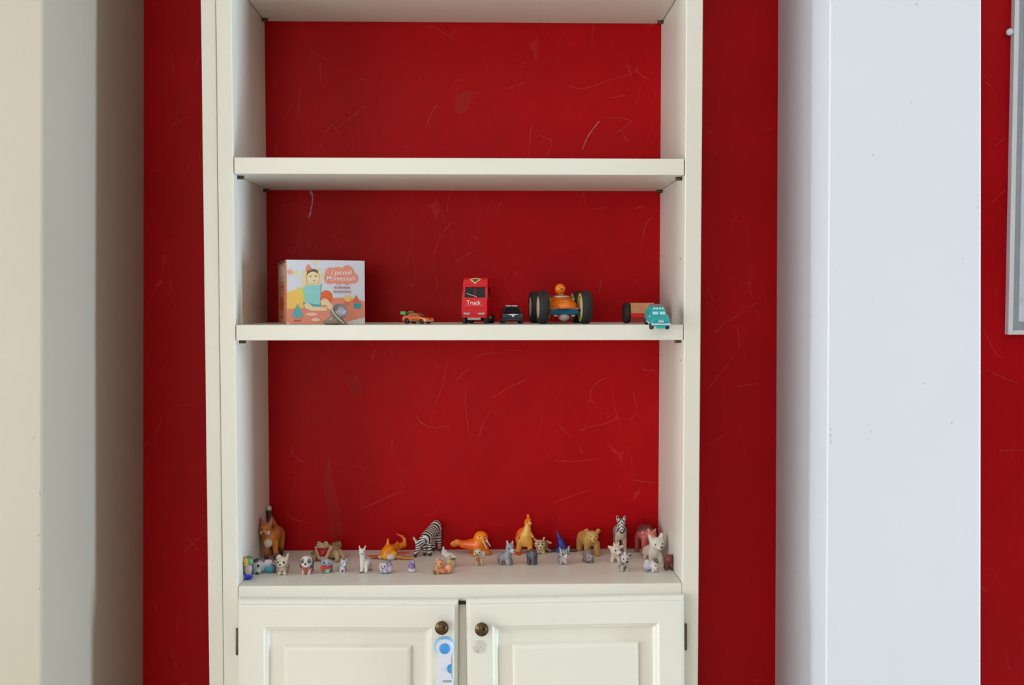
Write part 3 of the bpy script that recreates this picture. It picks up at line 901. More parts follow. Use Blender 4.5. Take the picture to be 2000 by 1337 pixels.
# 10 shark
OR, YE, PW = (246, 142, 8), (248, 200, 40), (216, 206, 200)
toy('shark', 762, 1090, 'orange plastic shark with yellow sides, spread fins and upcurved tail',
    [C(-6, -4, 11, 10, 34, 15, 13, 7, OR), E(-3, 2, 17, 12, 14, 10, (248, 148, 10)), E(3, -13, 6.5, 9, 8, 6, PW), E(-9, -9, 9, 7, 8, 7, YE), E(9, -8, 11, 6, 8, 6, (238, 172, 40)), E(-18, -8, 5, 5, 5, 4.5, (232, 180, 140)),
     E(-27, -2, 5, 17, 6, 1.8, (206, 84, 34), (0, 3, 8)), E(27, -10, 4.4, 20, 5.5, 1.7, (236, 158, 52), (0, 5, -10)), E(24, 6, 9, 15, 4, 1.6, (214, 76, 40), (0, 2, 14)),
     C(-5, 4, 24, -5, 8, 38, 4.6, 0.9, (240, 150, 44)), C(9, 24, 19, 13, 27, 28, 4, 1, (226, 124, 24)), C(10, 34, 15, 24, 42, 17, 7, 5.4, OR), C(24, 42, 17, 25, 44, 27, 5.2, 3.4, (226, 124, 24)), C(25, 44, 27, 20, 44, 33, 3.4, 2.4, (226, 120, 24)), C(20, 44, 33, 8, 44, 39, 2.4, 1.0, (222, 112, 40))],
    eyes=((-11, -16, 12, 1), (10.5, -15, 11.5, 1)), mat=TOYG, k=2.0, h=1.1)
# 11 hedgehog on base
def stripes11(V, idx, CC):
    t = ((np.sin(V[:, 0] * 1.1 + V[:, 2] * 0.5) > 0.5) & (idx == 1))[:, None]
    return np.where(t, np.array(lin((112, 104, 140))), CC)
toy('hedgehog', 753, 1118, 'lilac striped hedgehog lying on a small teal base',
    [E(0, 0, 2.5, 14, 10, 3.4, (116, 146, 150)), E(3, 2, 13, 11, 9, 11.5, (176, 166, 192)), E(-4, -5, 13.5, 8, 6.5, 8, (204, 194, 206)), S(-9, -1, 21, 2.6, (166, 154, 178)), S(2, -5, 22.5, 2.6, (150, 140, 170)), S(-8, -8, 5.5, 3, (190, 182, 196)), S(1, -9, 5.5, 3, (190, 182, 196)), E(9, 0, 9, 6, 8, 7, (196, 182, 200))],
    eyes=((-7, -11, 15.4, 1.3), (-0.5, -11.4, 15.4, 1.3)), noses=((-4.2, -12, 12.2, 1.4),), colfn=stripes11)
# 12 bird
toy('penguin', 805, 1117, 'tiny violet and white penguin chick standing alone in the front row',
    [E(0, 0, 5.5, 8, 7, 6, (206, 200, 210)), E(-0.5, -1.2, 13, 7, 6.2, 6.5, (116, 100, 172)), E(0, -4, 12, 4, 3.5, 4, (150, 136, 190)), S(0.5, 0, 19, 4.8, (176, 164, 198)), E(-2, -3, 18.5, 3, 2.5, 2.6, (120, 106, 176)), C(3, 1, 21, 5, 1, 25, 1.6, 0.8, (150, 140, 186))],
    eyes=((-1.4, -5.4, 19, 0.9), (2.6, -4.2, 19, 0.9)), noses=((0.6, -5.6, 17, 1.1),))
# 13 grazing zebra
ZAX = np.array((16, 36, 14.0)); ZAX /= np.linalg.norm(ZAX)
def zebra(V, idx, CC):
    q = V @ ZAX
    head = np.isin(idx, (2, 3, 4))
    q = np.where(head, V[:, 2] * 0.9 - V[:, 0] * 0.35, q)
    legs = np.isin(idx, (7, 8, 9, 10))
    q = np.where(legs, V[:, 2], q)
    per = np.where(head, 4.4, np.where(legs, 5.0, 6.2))
    bend = 0.9 * np.sin(V[:, 2] * 0.23 + V[:, 0] * 0.2)
    t = np.sin(2 * math.pi * (q + bend) / per)
    a = np.clip(t * 3 + 0.45, 0, 1)[:, None]
    out = np.array(lin((24, 22, 26))) * a + np.array(lin((220, 216, 212))) * (1 - a)
    hoof = (V[:, 2] < 5) & legs
    out[hoof] = lin((40, 34, 34))
    muz = (idx == 4) & (V[:, 2] < 7)
    out[muz] = lin((46, 42, 46))
    ear = np.isin(idx, (5, 6)) & (V[:, 2] < 37)
    out[ear] = lin((206, 182, 176))
    return out
ZW = (220, 216, 212)
toy('zebra', 836, 1085, 'black and white zebra grazing with its head down',
    [C(-3, 2, 36, 12, 32, 48, 11.5, 11.5, ZW), E(14, 34, 49, 11, 11, 14, ZW), C(-5, 0, 36, -17, -5, 25, 9, 7, ZW), E(-18, -6, 22, 6.5, 6.5, 8, ZW), C(-18, -8, 18, -24, -12, 4, 5, 3.4, ZW), C(-23, -4, 29, -27.5, -4, 37, 3, 2, ZW), C(-13, -4, 30, -12, -2, 37, 2.6, 1.8, ZW),
     C(2, 2, 30, 4, -1, 2, 5.2, 3.2, ZW), C(-7, 3, 28, -7, 2, 2, 5, 3, ZW), C(19, 37, 44, 21, 38, 2, 6.5, 3, ZW), C(10, 38, 42, 9, 40, 2, 6.5, 3, ZW), C(17, 44, 54, 22, 46, 32, 2, 2.2, (60, 56, 58)), C(-2, 3, 48, -13, -3, 34, 2, 1.6, (60, 56, 58))],
    eyes=((-23, -9.5, 22, 1.2), (-14, -11, 22, 1.2)), colfn=zebra, k=3.0, h=0.8)
# 14 fox cub and rabbit
PE = (216, 148, 106)
toy('fox_cub', 865, 1119, 'peach coloured fox cub curled up with bushy tail, front row centre',
    [E(-10, 0, 8, 9, 8, 8, (206, 136, 92)), E(-6, -3, 20, 8, 7, 8.5, PE), E(-9, -8, 16, 5, 4, 4, (220, 160, 120)), S(-11, 0, 28, 2.4, (214, 166, 136)), C(-2, 0, 26, 0, 0, 31, 2.4, 1.2, (214, 170, 140)), E(2, -4, 6, 9, 6.5, 6.2, (200, 120, 76)), E(12, 0, 10, 9.5, 8, 9.5, (220, 156, 116)), S(13, -3, 2.6, 4.5, (150, 120, 104)), S(-14, -5, 3.6, 4.6, (96, 74, 44)), S(-9, -8, 3, 3.4, (190, 130, 90))],
    eyes=((-11.5, -8.6, 21, 1.1), (-4, -9.6, 21, 1.1)), noses=((-9.5, -12, 17, 1.2),))
toy('rabbit', 876, 1107, 'white rabbit with one upright ear behind the peach fox cub',
    [C(-9.5, 0, 26, -10, 1, 40, 3.8, 1.6, (208, 200, 196)), C(-5, 0, 22, -5, 1, 33, 3.4, 1.8, (200, 192, 188)), E(2, -1, 23.5, 10, 7.5, 6.5, (204, 196, 190)), E(12, -3, 22, 7, 4.5, 3, (212, 200, 196), (0, 12, 0)), E(9, -4.5, 18.5, 6.5, 4, 2.4, (118, 96, 80)), E(4, 1, 10, 8.5, 8, 11, (206, 172, 120)), E(-5, 2, 13, 6, 6, 11, (176, 164, 156)), E(10, 0, 8, 5, 6, 8, (204, 190, 176)), S(1, -6, 2.6, 3.4, (206, 192, 178)), S(8, -6, 2.6, 3.4, (206, 192, 178))],
    eyes=((3, -8.4, 24, 1.1),), noses=((8, -8.4, 20.6, 1.0),))
# 15 walrus
WO = (246, 132, 8)
toy('walrus', 929, 1082, 'orange plastic walrus with white tusks and fanned tail',
    [C(-24, 4, 19, 6, 2, 19, 7.5, 15.5, (238, 104, 12)), C(7, 2, 17, 9, 0, 32, 15.5, 12.5, WO), E(11, -2, 34, 13, 11.5, 12.5, (250, 144, 14)), E(16.5, -8, 30, 8, 6.5, 6.5, (226, 128, 40)), E(-41, 6, 20, 9.5, 2.6, 6.2, (226, 128, 30), (0, -6, 0)), E(-33, 6, 25, 8, 2.4, 3.2, (220, 116, 26), (0, 20, 0)), C(-24, 4, 19, -34, 5, 21, 5, 3, (222, 110, 26)),
     E(22, -4, 4, 10, 6.5, 4.2, (206, 120, 60), (0, 12, 0)), E(-2, -13, 2.6, 9, 6, 2.6, (216, 120, 40)), C(20, -3, 14, 23, -4, 5, 6, 5, (214, 118, 44))],
    extra=(('tusk', [C(20, -12, 33, 29, -13, 19, 1.9, 0.9, (232, 214, 208))], 0.5, 0.5), ('tusk', [C(15, -14, 29, 22, -15.5, 15, 1.9, 0.9, (232, 214, 208))], 0.5, 0.5)),
    eyes=((7.5, -12.6, 37.5, 1.2), (17.5, -11.4, 38, 1.2)), noses=((18.5, -14.2, 33.5, 1.5),), mat=TOYG, k=4, h=1.1)
# 16 puppy
toy('puppy', 936, 1104, 'small cream and tan puppy standing in front of the walrus',
    [E(-2, -3, 26.5, 7.5, 7.5, 7.8, (208, 194, 170)), E(-4, -10, 24, 4, 3.4, 3.6, (196, 164, 120)), E(8, 0, 23, 3.6, 4, 6.4, (206, 204, 204)), E(-9, 0, 25, 2.6, 4, 5.5, (196, 150, 96)), E(1, 4, 13, 7, 9, 8.5, (206, 180, 148)), E(-2.5, -4, 13, 4, 3, 6, (170, 104, 58)), C(-4, -3, 10, -5, -4, 2.4, 3, 2.6, (206, 186, 160)), C(5, -3, 10, 6, -4, 2.4, 3, 2.6, (190, 166, 140)), C(4, 10, 10, 5, 11, 2.4, 3, 2.6, (150, 116, 88)), C(-4, 10, 10, -4, 11, 2.4, 3, 2.6, (160, 110, 76))],
    eyes=((-6.4, -9, 28, 1.2), (0.6, -10, 28.4, 1.2)), noses=((-4.4, -13.2, 24.8, 1.4),))
# 17 donkey
GR = (146, 148, 162)
toy('donkey', 988, 1102, 'light grey donkey foal with upright ears and pale muzzle',
    [E(8, -3, 34, 8, 8, 8.5, (156, 160, 174)), C(4, -1, 40, 2.5, 0, 47, 2.8, 1.6, (176, 178, 190)), C(12, -1, 40, 13.5, 0, 46, 2.8, 1.6, (170, 172, 186)), E(13.5, -9, 29, 4.6, 4.6, 4.2, (206, 200, 206)), C(7, -1, 30, 3, 0, 16, 6.5, 7.5, GR), E(-4, 4, 14, 11, 10, 9.5, (140, 138, 152)), C(3, -3, 12, 4, -6, 2.6, 4, 3.2, (170, 166, 172)), C(9, -2, 11, 10, -4, 2.6, 3.6, 3, (112, 104, 112)), C(-9, -2, 9, -9, -4, 2.6, 4, 3.2, (120, 110, 116)), C(-11, 9, 9, -12, 10, 2.6, 4, 3.2, (110, 102, 110)), C(-13, 6, 16, -16, 3, 8, 2, 1.4, (110, 104, 112))],
    eyes=((5.5, -10.6, 34.5, 1.6), (13.6, -8.6, 35, 1.2)), noses=((15.5, -13, 29.6, 1.3),))
# 18 dinosaur
DO, DY, DR = (248, 128, 12), (236, 182, 82), (230, 70, 14)
toy('dinosaur', 1025, 1081, 'upright orange and yellow plastic dinosaur with crest on its head',
    [E(1, 3, 30, 13.5, 11, 17, DY), E(-1, 10, 32, 16.5, 10, 19, (240, 96, 12)), C(3, 1, 38, 6, -1, 56, 10.5, 5.6, DY), C(3, 7, 40, 6, 4, 60, 9.5, 4.5, DO), E(7, -3, 66, 6, 7.5, 6.2, DO), C(7, 1, 70, 6.5, 3, 77, 3.4, 2, (240, 140, 26)), E(10, -9, 62.5, 3.8, 4.5, 2.8, (236, 178, 130)), C(1.5, -2, 66, 1, -2, 60, 2.2, 1.6, (236, 150, 96)),
     C(-9, 2, 24, -13, -1, 7, 7, 4.6, (226, 158, 64)), C(9, 2, 24, 11, 0, 7, 7, 4.6, (226, 160, 64)), E(-12.5, -4, 2.8, 6.5, 7.5, 3, DR), E(11, -3, 2.8, 6, 7.5, 3, DR), C(11, 0, 42, 16.5, -5, 34, 3.2, 2.6, (230, 110, 44)), C(-8, 0, 42, -13, -4, 33, 3.2, 2.6, (230, 110, 44)), E(-14, 6, 28, 5, 6, 9, (220, 90, 30)), C(0, 16, 18, -16, 26, 6, 8, 2, DO)],
    eyes=((4.2, -9.4, 67, 1), (10.6, -9, 67, 1)), mat=TOYG, k=2.2, h=1.0)
# 19 elephant
EG = (88, 86, 96)
toy('elephant', 1039, 1101, 'dark grey baby elephant in front of the orange dinosaur',
    [E(0, 5, 17, 10, 12, 12, EG), E(0.5, -6, 20, 7.5, 6.5, 8.5, (100, 100, 110)), C(1, -11, 18, 1.5, -13, 4, 3.6, 2.4, (96, 98, 108)), E(-8.5, -3, 19, 2.6, 4.5, 8, (76, 70, 82)), E(9, -3, 19, 2.6, 4.5, 8, (80, 78, 90)), C(-5.5, -2, 10, -6, -3, 2.6, 4.2, 3.8, (70, 66, 74)), C(6, -2, 10, 7, -3, 2.6, 4.2, 3.8, (82, 82, 92)), C(-5, 13, 10, -6, 13, 2.6, 4.2, 3.8, (64, 58, 66)), C(5, 13, 10, 6, 13, 2.6, 4.2, 3.8, (64, 58, 66))],
    eyes=((-3.8, -11.4, 22, 0.9), (5, -11.4, 22, 0.9)))
# 20 leopard
def leo(V, idx, CC):
    q = V * np.array((1, 0.6, 1)) / 4.4
    cell = np.floor(q)
    rnd = np.sin(cell @ np.array((12.9, 78.2, 37.7))) * 43758.5
    j = np.stack([(rnd * k) % 1 for k in (1, 1.7, 2.3)], 1) * 0.4 + 0.3
    d = np.linalg.norm(q - cell - j, axis=1)
    dot = (d < 0.33) & (V[:, 2] > 8)
    CC[dot] = lin((58, 40, 32))
    return CC
toy('leopard', 1057, 1080, 'spotted cream leopard cub peering out right of the dinosaur',
    [E(-3, -4, 19, 11, 8.5, 9.5, (206, 178, 138)), S(-12, -2, 28, 3.2, (196, 164, 124)), C(4, -2, 26, 6.5, -1, 32, 3, 2, (206, 170, 128)), E(-1.5, -11, 14, 6, 4.5, 5, (220, 200, 164)), E(-1, 0, 8, 9, 8, 8.5, (206, 184, 142)), E(5, 14, 14, 9, 14, 9, (190, 156, 112)), C(4, 10, 21, 12, 4, 22, 2.6, 2.4, (206, 154, 120)), C(12, 4, 22, 19, 2, 20, 2.4, 2.4, (206, 150, 120)), S(-7, -7, 3, 3.8, (214, 190, 150)), S(4, -7, 3, 3.8, (214, 190, 150)), C(11, 18, 10, 12, 18, 3, 4, 3.4, (180, 146, 104)), C(10, 6, 8, 18, 4, 4, 3.5, 3, (150, 112, 84))],
    eyes=((-6.5, -11.6, 20.5, 1.2), (2, -12, 20.5, 1.2)), noses=((-1.6, -15.4, 15.6, 1.5),), colfn=leo, h=0.7)
# 21 stingray
toy('stingray', 1097, 1077, 'royal blue stingray with flat wings and thin raised tail',
    [C(1, 2, 6, -2, 6, 20, 12, 6, (40, 52, 150)), C(-2, 6, 20, -6, 8, 30, 5.5, 2.2, (44, 52, 156)), C(-6, 8, 30, -9.5, 9, 42, 2.2, 0.8, (66, 60, 140)), E(-15, 2, 3.2, 15, 8, 2.2, (70, 52, 72), (0, -4, 0)), E(17, 2, 3.2, 14, 8, 2.2, (110, 88, 104), (0, 4, 0)), E(-4, -6, 3.5, 7, 7, 3.5, (44, 96, 140))],
    mat=TOYG, k=4, h=0.9, eyes=((-6, -9, 6.5, 1), (1, -9, 7, 1)))
# 22 tabby
def tabby(V, idx, CC):
    t = ((np.sin(V[:, 0] * 1.15 + 0.6 * np.sin(V[:, 2] * 0.4)) > 0.55) & (V[:, 2] > 22)) | ((np.sin(V[:, 2] * 1.0 + V[:, 1] * 0.5) > 0.65) & (idx == 4))
    CC[t] = lin((92, 92, 96))
    return CC
toy('kitten', 1101, 1101, 'grey tabby kitten with pointed ears in front of the blue stingray',
    [E(1, -4, 22, 10, 8.5, 8.5, (172, 172, 176)), C(-6, -2, 27, -9, -1, 33, 3.4, 1.2, (176, 176, 184)), C(8, -2, 28, 11.5, -1, 36.5, 3.6, 1.2, (180, 172, 170)), E(5, -11, 17.5, 4.8, 3.6, 4, (214, 208, 208)), E(-2, 5, 12, 8.5, 11, 8.5, (150, 148, 156)), C(-5, -3, 10, -6, -5, 2.5, 3.6, 3.2, (156, 152, 160)), C(4, -3, 10, 5, -5, 2.5, 3.6, 3.2, (176, 164, 166)), E(1, -5, 10, 4, 3, 6, (200, 190, 190)), C(-8, 12, 10, -8, 12, 2.5, 3.4, 3, (136, 134, 142))],
    eyes=((-2.2, -12, 22.5, 1.7), (7.4, -11.2, 22.6, 1.5)), noses=((6.2, -14.6, 18.4, 1.3),), colfn=tabby)
# 23 bear
BT = (192, 148, 84)
toy('bear_cub', 1155, 1083, 'tan bear cub standing on all fours with rounded ears',
    [E(1, -8, 39, 12, 11, 11, (202, 160, 92)), S(-10, -5, 49, 4.4, (206, 166, 104)), S(13, -5, 49, 4.4, (206, 166, 104)), E(3, -18, 33.5, 6, 6, 5.4, (204, 160, 92)), C(-3, 2, 31, -12, 28, 29, 14.5, 13.5, BT), C(-8, 0, 22, -9, -4, 4, 7, 5.8, (188, 132, 78)), C(10, -1, 22, 11, -5, 4, 7, 5.8, (182, 138, 74)), C(-19, 32, 22, -21, 33, 4, 8, 6, (184, 138, 78)), C(-5, 34, 22, -5, 34, 4, 8, 6, (176, 130, 74)), E(11, -9, 2.4, 6.5, 6.5, 2.6, (190, 140, 70)), E(-9, -8, 2.4, 6.5, 6.5, 2.6, (190, 140, 76))],
    eyes=((-3.4, -18, 41, 1.1), (7.4, -17.6, 41, 1.1)), noses=((3.4, -23.6, 35.4, 1.4),), k=3.5, h=1.0,
    extra=(('inner_ear', [E(-10, -8.4, 49, 2.6, 1.4, 2.6, (150, 104, 56))], 0.5, 0.5), ('inner_ear', [E(13, -8.4, 49, 2.6, 1.4, 2.6, (150, 104, 56))], 0.5, 0.5)))
# 24 hedgehog
toy('hedgehog', 1149, 1097, 'small mauve grey hedgehog in front of the tan bear cub',
    [E(-1, 5, 13.5, 10, 11, 12, (142, 122, 122)), E(3, -7, 10, 7.5, 6, 7.5, (158, 148, 154)), E(5, -12, 7, 3.6, 3.4, 3, (128, 116, 124)), S(-4, -5, 16, 2.8, (150, 128, 130)), S(9, -5, 14, 2.4, (132, 116, 124)), S(-4, -6, 2.6, 3.4, (124, 96, 98)), S(7, -8, 2.6, 3.4, (116, 104, 112)), S(-8, 2, 3, 4, (118, 86, 86))],
    eyes=((0, -12.4, 12, 1.3), (7, -11.6, 11.6, 1.2)), noses=((6, -15, 7.6, 1.3),))
# 25 white calf
toy('calf', 1203, 1097, 'white calf with tufted head and outstretched ears below the standing zebra',
    [E(-1, -4, 25, 11, 9.5, 9.5, (214, 204, 190)), E(6, -12, 19.5, 5.5, 5, 4.8, (222, 210, 196)), E(-12, -2, 30, 5, 3, 3.2, (218, 208, 196), (0, 25, 0)), E(11, -2, 31, 4.5, 3, 3, (214, 204, 192), (0, -25, 0)), C(-3, -2, 33, -4.5, -2, 39, 2.6, 1.2, (212, 202, 188)), C(4, -2, 33, 5.5, -2, 40, 2.6, 1.2, (212, 202, 188)), C(0, -3, 34, 1, -4, 38, 2, 1.2, (204, 192, 176)),
     E(0, 6, 13, 10, 11, 8.5, (206, 190, 172)), C(-7, -2, 9, -8, -3, 2.6, 4, 3.6, (212, 192, 176)), C(5, -2, 9, 6, -3, 2.6, 4, 3.6, (212, 192, 176)), C(-6, 14, 9, -6, 14, 2.6, 4, 3.6, (190, 170, 152)), C(7, 14, 9, 7, 14, 2.6, 4, 3.6, (190, 170, 152))],
    eyes=((-2.6, -13, 26, 1.7), (8, -10.4, 27, 1.4)), noses=((8.2, -16.4, 20.6, 1.9),))
# 26 standing zebra
def zebra2(V, idx, CC):
    head = np.isin(idx, (3, 4))
    q = np.where(head, V[:, 2] + np.abs(V[:, 0]) * 1.2, V[:, 1] * 0.8 + V[:, 2] * 0.35)
    per = np.where(head, 6.4, 7.0)
    t = np.sin(2 * math.pi * q / per)
    legs = np.isin(idx, (7, 8, 9, 10))
    front = (idx == 1) | legs
    a = np.clip(t * 2.5 - 0.1, 0, 1) * np.where(front, 0.12, np.where(head, 0.95, 0.9))
    a = a[:, None]
    out = CC * (1 - a) + np.array(lin((36, 34, 40))) * a
    muz = (idx == 4) & (V[:, 2] < 48)
    out[muz] = lin((84, 76, 72))
    return out
toy('zebra', 1212, 1080, 'pale zebra standing upright facing forward on long legs',
    [E(0, 10, 42, 14, 20, 14, (190, 180, 176)), E(0, -4, 40, 11, 8, 12, (198, 182, 168)), C(0, -4, 46, 0, -7, 60, 9.5, 7.5, (200, 194, 190)), E(0, -9, 63, 7.4, 7.5, 7, (216, 214, 212)), C(0, -11, 60, 0, -17, 47, 6.2, 4.2, (216, 212, 210)), C(-6, -6, 67, -7.5, -6, 74.5, 3, 2.6, (214, 208, 206)), C(6, -6, 67, 7.5, -6, 74.5, 3, 2.6, (214, 208, 206)),
     C(-7, -2, 32, -8, -3, 3, 4.8, 3.2, (198, 178, 160)), C(7, -2, 32, 9, -3, 3, 4.8, 3.2, (198, 178, 160)), C(-7, 22, 34, -8, 24, 3, 5, 3, (176, 156, 140)), C(7, 22, 34, 8, 24, 3, 5, 3, (176, 156, 140)), C(0, -5, 70, 0, -1, 66, 1.8, 2, (60, 56, 60))],
    extra=(('inner_ear', [E(-7.6, -9, 73.5, 1.7, 0.9, 2.6, (28, 24, 26))], 0.4, 0.4), ('inner_ear', [E(7.6, -9, 73.5, 1.7, 0.9, 2.6, (28, 24, 26))], 0.4, 0.4)),
    eyes=((-6, -13.4, 60, 1.3), (6, -13.4, 60, 1.3)), noses=((2, -21, 46, 0.9), (-2, -21, 46, 0.9)), colfn=zebra2, k=3, h=0.8)
# 27 grey spotted pup
toy('mouse', 1219, 1114, 'white and grey mouse with big dark ears in front of the white calf',
    [E(1, -3, 25, 8, 7.5, 8.5, (196, 192, 190)), E(-8.5, 0, 32, 4, 2.6, 4, (176, 170, 172)), E(11, 0, 32, 4, 2.6, 4, (176, 170, 172)), S(1, -3, 35.5, 3.2, (196, 204, 196)), E(3, -10, 20.5, 4.6, 3.8, 4, (170, 166, 170)), E(-1, 2, 10, 7.8, 7.5, 10, (186, 176, 170)), S(-5, -5, 2.8, 3.4, (190, 180, 174)), S(5, -5, 2.8, 3.4, (190, 180, 174)), E(0.5, -6, 7.5, 3, 2, 3.6, (96, 72, 72)), E(-5, -4, 16, 3, 4, 4, (120, 116, 118)), C(-7, 4, 5, -10, 0, 10, 2, 1.6, (112, 96, 92))],
    extra=(('inner_ear', [E(-9, -2.6, 32, 2.4, 0.8, 2.4, (70, 60, 62))], 0.5, 0.5), ('inner_ear', [E(11.5, -2.6, 32, 2.4, 0.8, 2.4, (70, 60, 62))], 0.5, 0.5)),
    eyes=((-2.6, -10, 26, 1.4), (5.4, -9.8, 26, 1.3)), noses=((4.2, -14, 21.4, 2.2),))
# 28 pink pig
def pig(V, idx, CC):
    t = np.clip((V[:, 2] - 46 - 0.15 * V[:, 0]) / 5, 0, 1)[:, None] * (np.isin(idx, (0, 1)))[:, None]
    return CC * (1 - t) + np.array(lin((104, 44, 44))) * t
PK = (188, 92, 86)
toy('pig', 1262, 1083, 'glossy pink pig with maroon back beside the white wolf',
    [E(-2, 8, 44, 16, 18, 17, (184, 84, 82)), E(2, -2, 44, 13, 9, 14, (196, 96, 86)), C(-4, -4, 34, -5, -7, 4, 7, 5.2, (186, 92, 84)), C(8, -4, 30, 9, -7, 4, 6, 5, (176, 84, 78)), C(-14, 20, 34, -15, 22, 4, 6, 4.6, (150, 60, 62)), C(8, 20, 34, 8, 22, 4, 6, 4.6, (150, 60, 62)), E(10, -9, 41, 9, 8, 8.5, (206, 116, 104)), E(13, -17, 38, 4.6, 3.6, 4.2, (212, 130, 118)), C(14, -6, 45, 17, -7, 53, 3.8, 1.4, (214, 140, 128)), C(4, -8, 47, 3, -10, 53, 3.4, 1.4, (214, 140, 128))],
    eyes=((6, -16, 43, 1), (15.5, -14.6, 43.5, 1)), noses=((13, -20.2, 38.5, 1.2),), mat=TOYG, colfn=pig, k=3.5, h=1.0)
# 29 white wolf
WH = (214, 206, 194)
toy('wolf', 1279, 1098, 'white wolf with pricked ears and black nose at the right end',
    [E(3, -6, 39, 14.5, 11, 13, (214, 212, 204)), C(-8, -3, 47, -11, -2.5, 53.5, 5, 3.4, (210, 204, 198)), C(11, -3, 49, 12.5, -2.5, 57, 5.4, 3.4, (216, 206, 198)), E(7, -16, 33.5, 6.4, 5.6, 5.4, (222, 212, 198)), E(-1, 0, 22, 12.5, 11, 15, WH), E(-6, 14, 21, 11.5, 16, 12, (206, 190, 176)), C(-7, -3, 16, -8.5, -5, 3.4, 5.4, 4.4, (212, 198, 186)), C(9, -3, 16, 11, -5, 3.4, 5.4, 4.6, (214, 202, 184)), C(-14, 24, 14, -15, 26, 3.4, 5, 4, (196, 180, 166)), C(3, 25, 14, 3, 27, 3.4, 5, 4, (196, 180, 166)), C(-14, 28, 22, -20, 30, 12, 4, 2, (206, 192, 178))],
    eyes=((-1.4, -16, 39.6, 1.5), (12.8, -14, 41, 1.3)), noses=((9.4, -21.4, 35.2, 2.1),), k=3.2, h=0.9)
# 30 hamster
toy('hamster', 1270, 1115, 'lavender white hamster crouching in front of the white wolf',
    [E(-3, 3, 11.5, 11, 10, 10, (190, 188, 204)), E(-6, 0, 19, 6, 6, 5, (206, 194, 194)), E(7, -6, 11.5, 7, 6.5, 8, (206, 202, 208)), E(10, -11, 8, 3.4, 3, 3, (214, 202, 196)), S(4, -3, 20, 2.6, (196, 192, 204)), S(4, -9, 2.8, 3, (206, 198, 200)), S(11, -8, 2.8, 3, (170, 164, 176)), S(-8, -5, 2.8, 3.4, (140, 136, 152))],
    eyes=((8.5, -11.8, 14.2, 1.2),), noses=((11.8, -13.2, 9, 1.1),))
# 31 maroon bear
toy('bear', 1307, 1112, 'dark maroon bear standing against the right side of the bookcase',
    [E(0, 3, 17, 9.5, 9, 13, (112, 44, 40)), E(-1, -5, 22, 7, 6, 8, (124, 54, 48)), E(-1, -11, 19, 3.4, 3, 3, (104, 44, 38)), S(-6, -2, 29.5, 2.4, (120, 52, 46)), S(5, -2, 29.5, 2.4, (112, 46, 42)), C(-6, -3, 9, -6, -4, 2.6, 4, 3.6, (90, 34, 28)), C(5, -3, 9, 6, -4, 2.6, 4, 3.6, (84, 32, 28)), C(-5, 9, 9, -6, 10, 2.6, 4, 3.6, (80, 30, 26)), C(5, 9, 9, 5, 10, 2.6, 4, 3.6, (80, 30, 26))],
    eyes=((-4, -10.2, 23.4, 0.9), (2.2, -10.2, 23.4, 0.9)), noses=((-1, -13.6, 19.8, 1.1),), mat=TOYG)

# ------------------------------------------------------------------ middle shelf
GV = 'toy vehicles on the middle shelf'
# picture box -----------------------------------------------------------
YAWB = math.radians(17)
p0 = at_z(560.5, 631.6, Z2T)
p0.y = 0.045; p0 = Vector((at_y(560.5, 630, 0.045).x, 0.045, Z2T))
def px_of(p):
    q = ROT.transposed() @ (p - CAM)
    return 1000 + F * q.x / -q.z, 668.5 - F * q.y / -q.z
bw = 0.1
while px_of(p0 + Vector((math.cos(YAWB), math.sin(YAWB), 0)) * bw)[0] < 713: bw += 0.0005
bd = 0.05
while px_of(p0 + Vector((-math.sin(YAWB), math.cos(YAWB), 0)) * bd)[0] > 544.5 and bd < 0.19: bd += 0.0005
bh = 0.1
while px_of(p0 + Vector((0, 0, bh)))[1] > 507: bh += 0.0005
BXW = paint('box_white_card', (206, 210, 224), 0.45, var=0.01)
BXC = paint('box_coral_card', (232, 148, 112), 0.5, var=0.03)
pb = empty('picture_box', p0, YAWB)
tag(pb, 'white cardboard box printed with a baby in a party hat among toys', 'box')
box('carton', (0, 0, 0), (bw, bd, bh), BXW, pb, 0.0008)
quadplate('spine', [(-0.0002, 0, 0.001), (-0.0002, 0, bh - 0.004), (-0.0002, bd, bh - 0.004), (-0.0002, bd, 0.001)], 0.0002, BXC, pb).location = (0, 0, 0)
quadplate('lid_gap', [(-0.0004, 0.004, bh - 0.0042), (-0.0004, 0.004, bh - 0.0016), (-0.0004, bd - 0.02, bh - 0.0016), (-0.0004, bd - 0.02, bh - 0.0042)], 0.0002, DARK, pb)
_lay = [0]
def prt(name, pts, rgb):
    """flat printed shape on the front of the box; pts in the zoomed picture's units"""
    _lay[0] += 1
    y = -0.00003 * _lay[0] - 0.00005
    col = paint('print_%d_%d_%d' % rgb, rgb, 0.5, var=0.03)
    bm = bmesh.new()
    bm.faces.new([bm.verts.new((min(max((x - 345) / 1260, 0.003), 0.997) * bw, y, min(max((1170 - z) / 1022, 0.003), 0.995) * bh)) for x, z in pts])
    bmesh.ops.triangulate(bm, faces=list(bm.faces))
    return bm_obj(name, bm, col, pb)
def disc(cx, cy, rx, ry=None, n=20, a0=0, a1=360):
    ry = ry or rx
    return [(cx + rx * math.cos(math.radians(a0 + (a1 - a0) * i / n)), cy + ry * math.sin(math.radians(a0 + (a1 - a0) * i / n))) for i in range(n if a1 - a0 >= 360 else n + 1)]
prt('printed_rug', [(345, 925), (620, 905), (1080, 752), (1300, 745), (1605, 800), (1605, 1062), (1290, 1140), (900, 1168), (400, 1168), (345, 1130)], (222, 138, 116))
prt('printed_corner', [(1605, 1062), (1290, 1140), (1300, 1168), (1605, 1168)], (206, 206, 206))
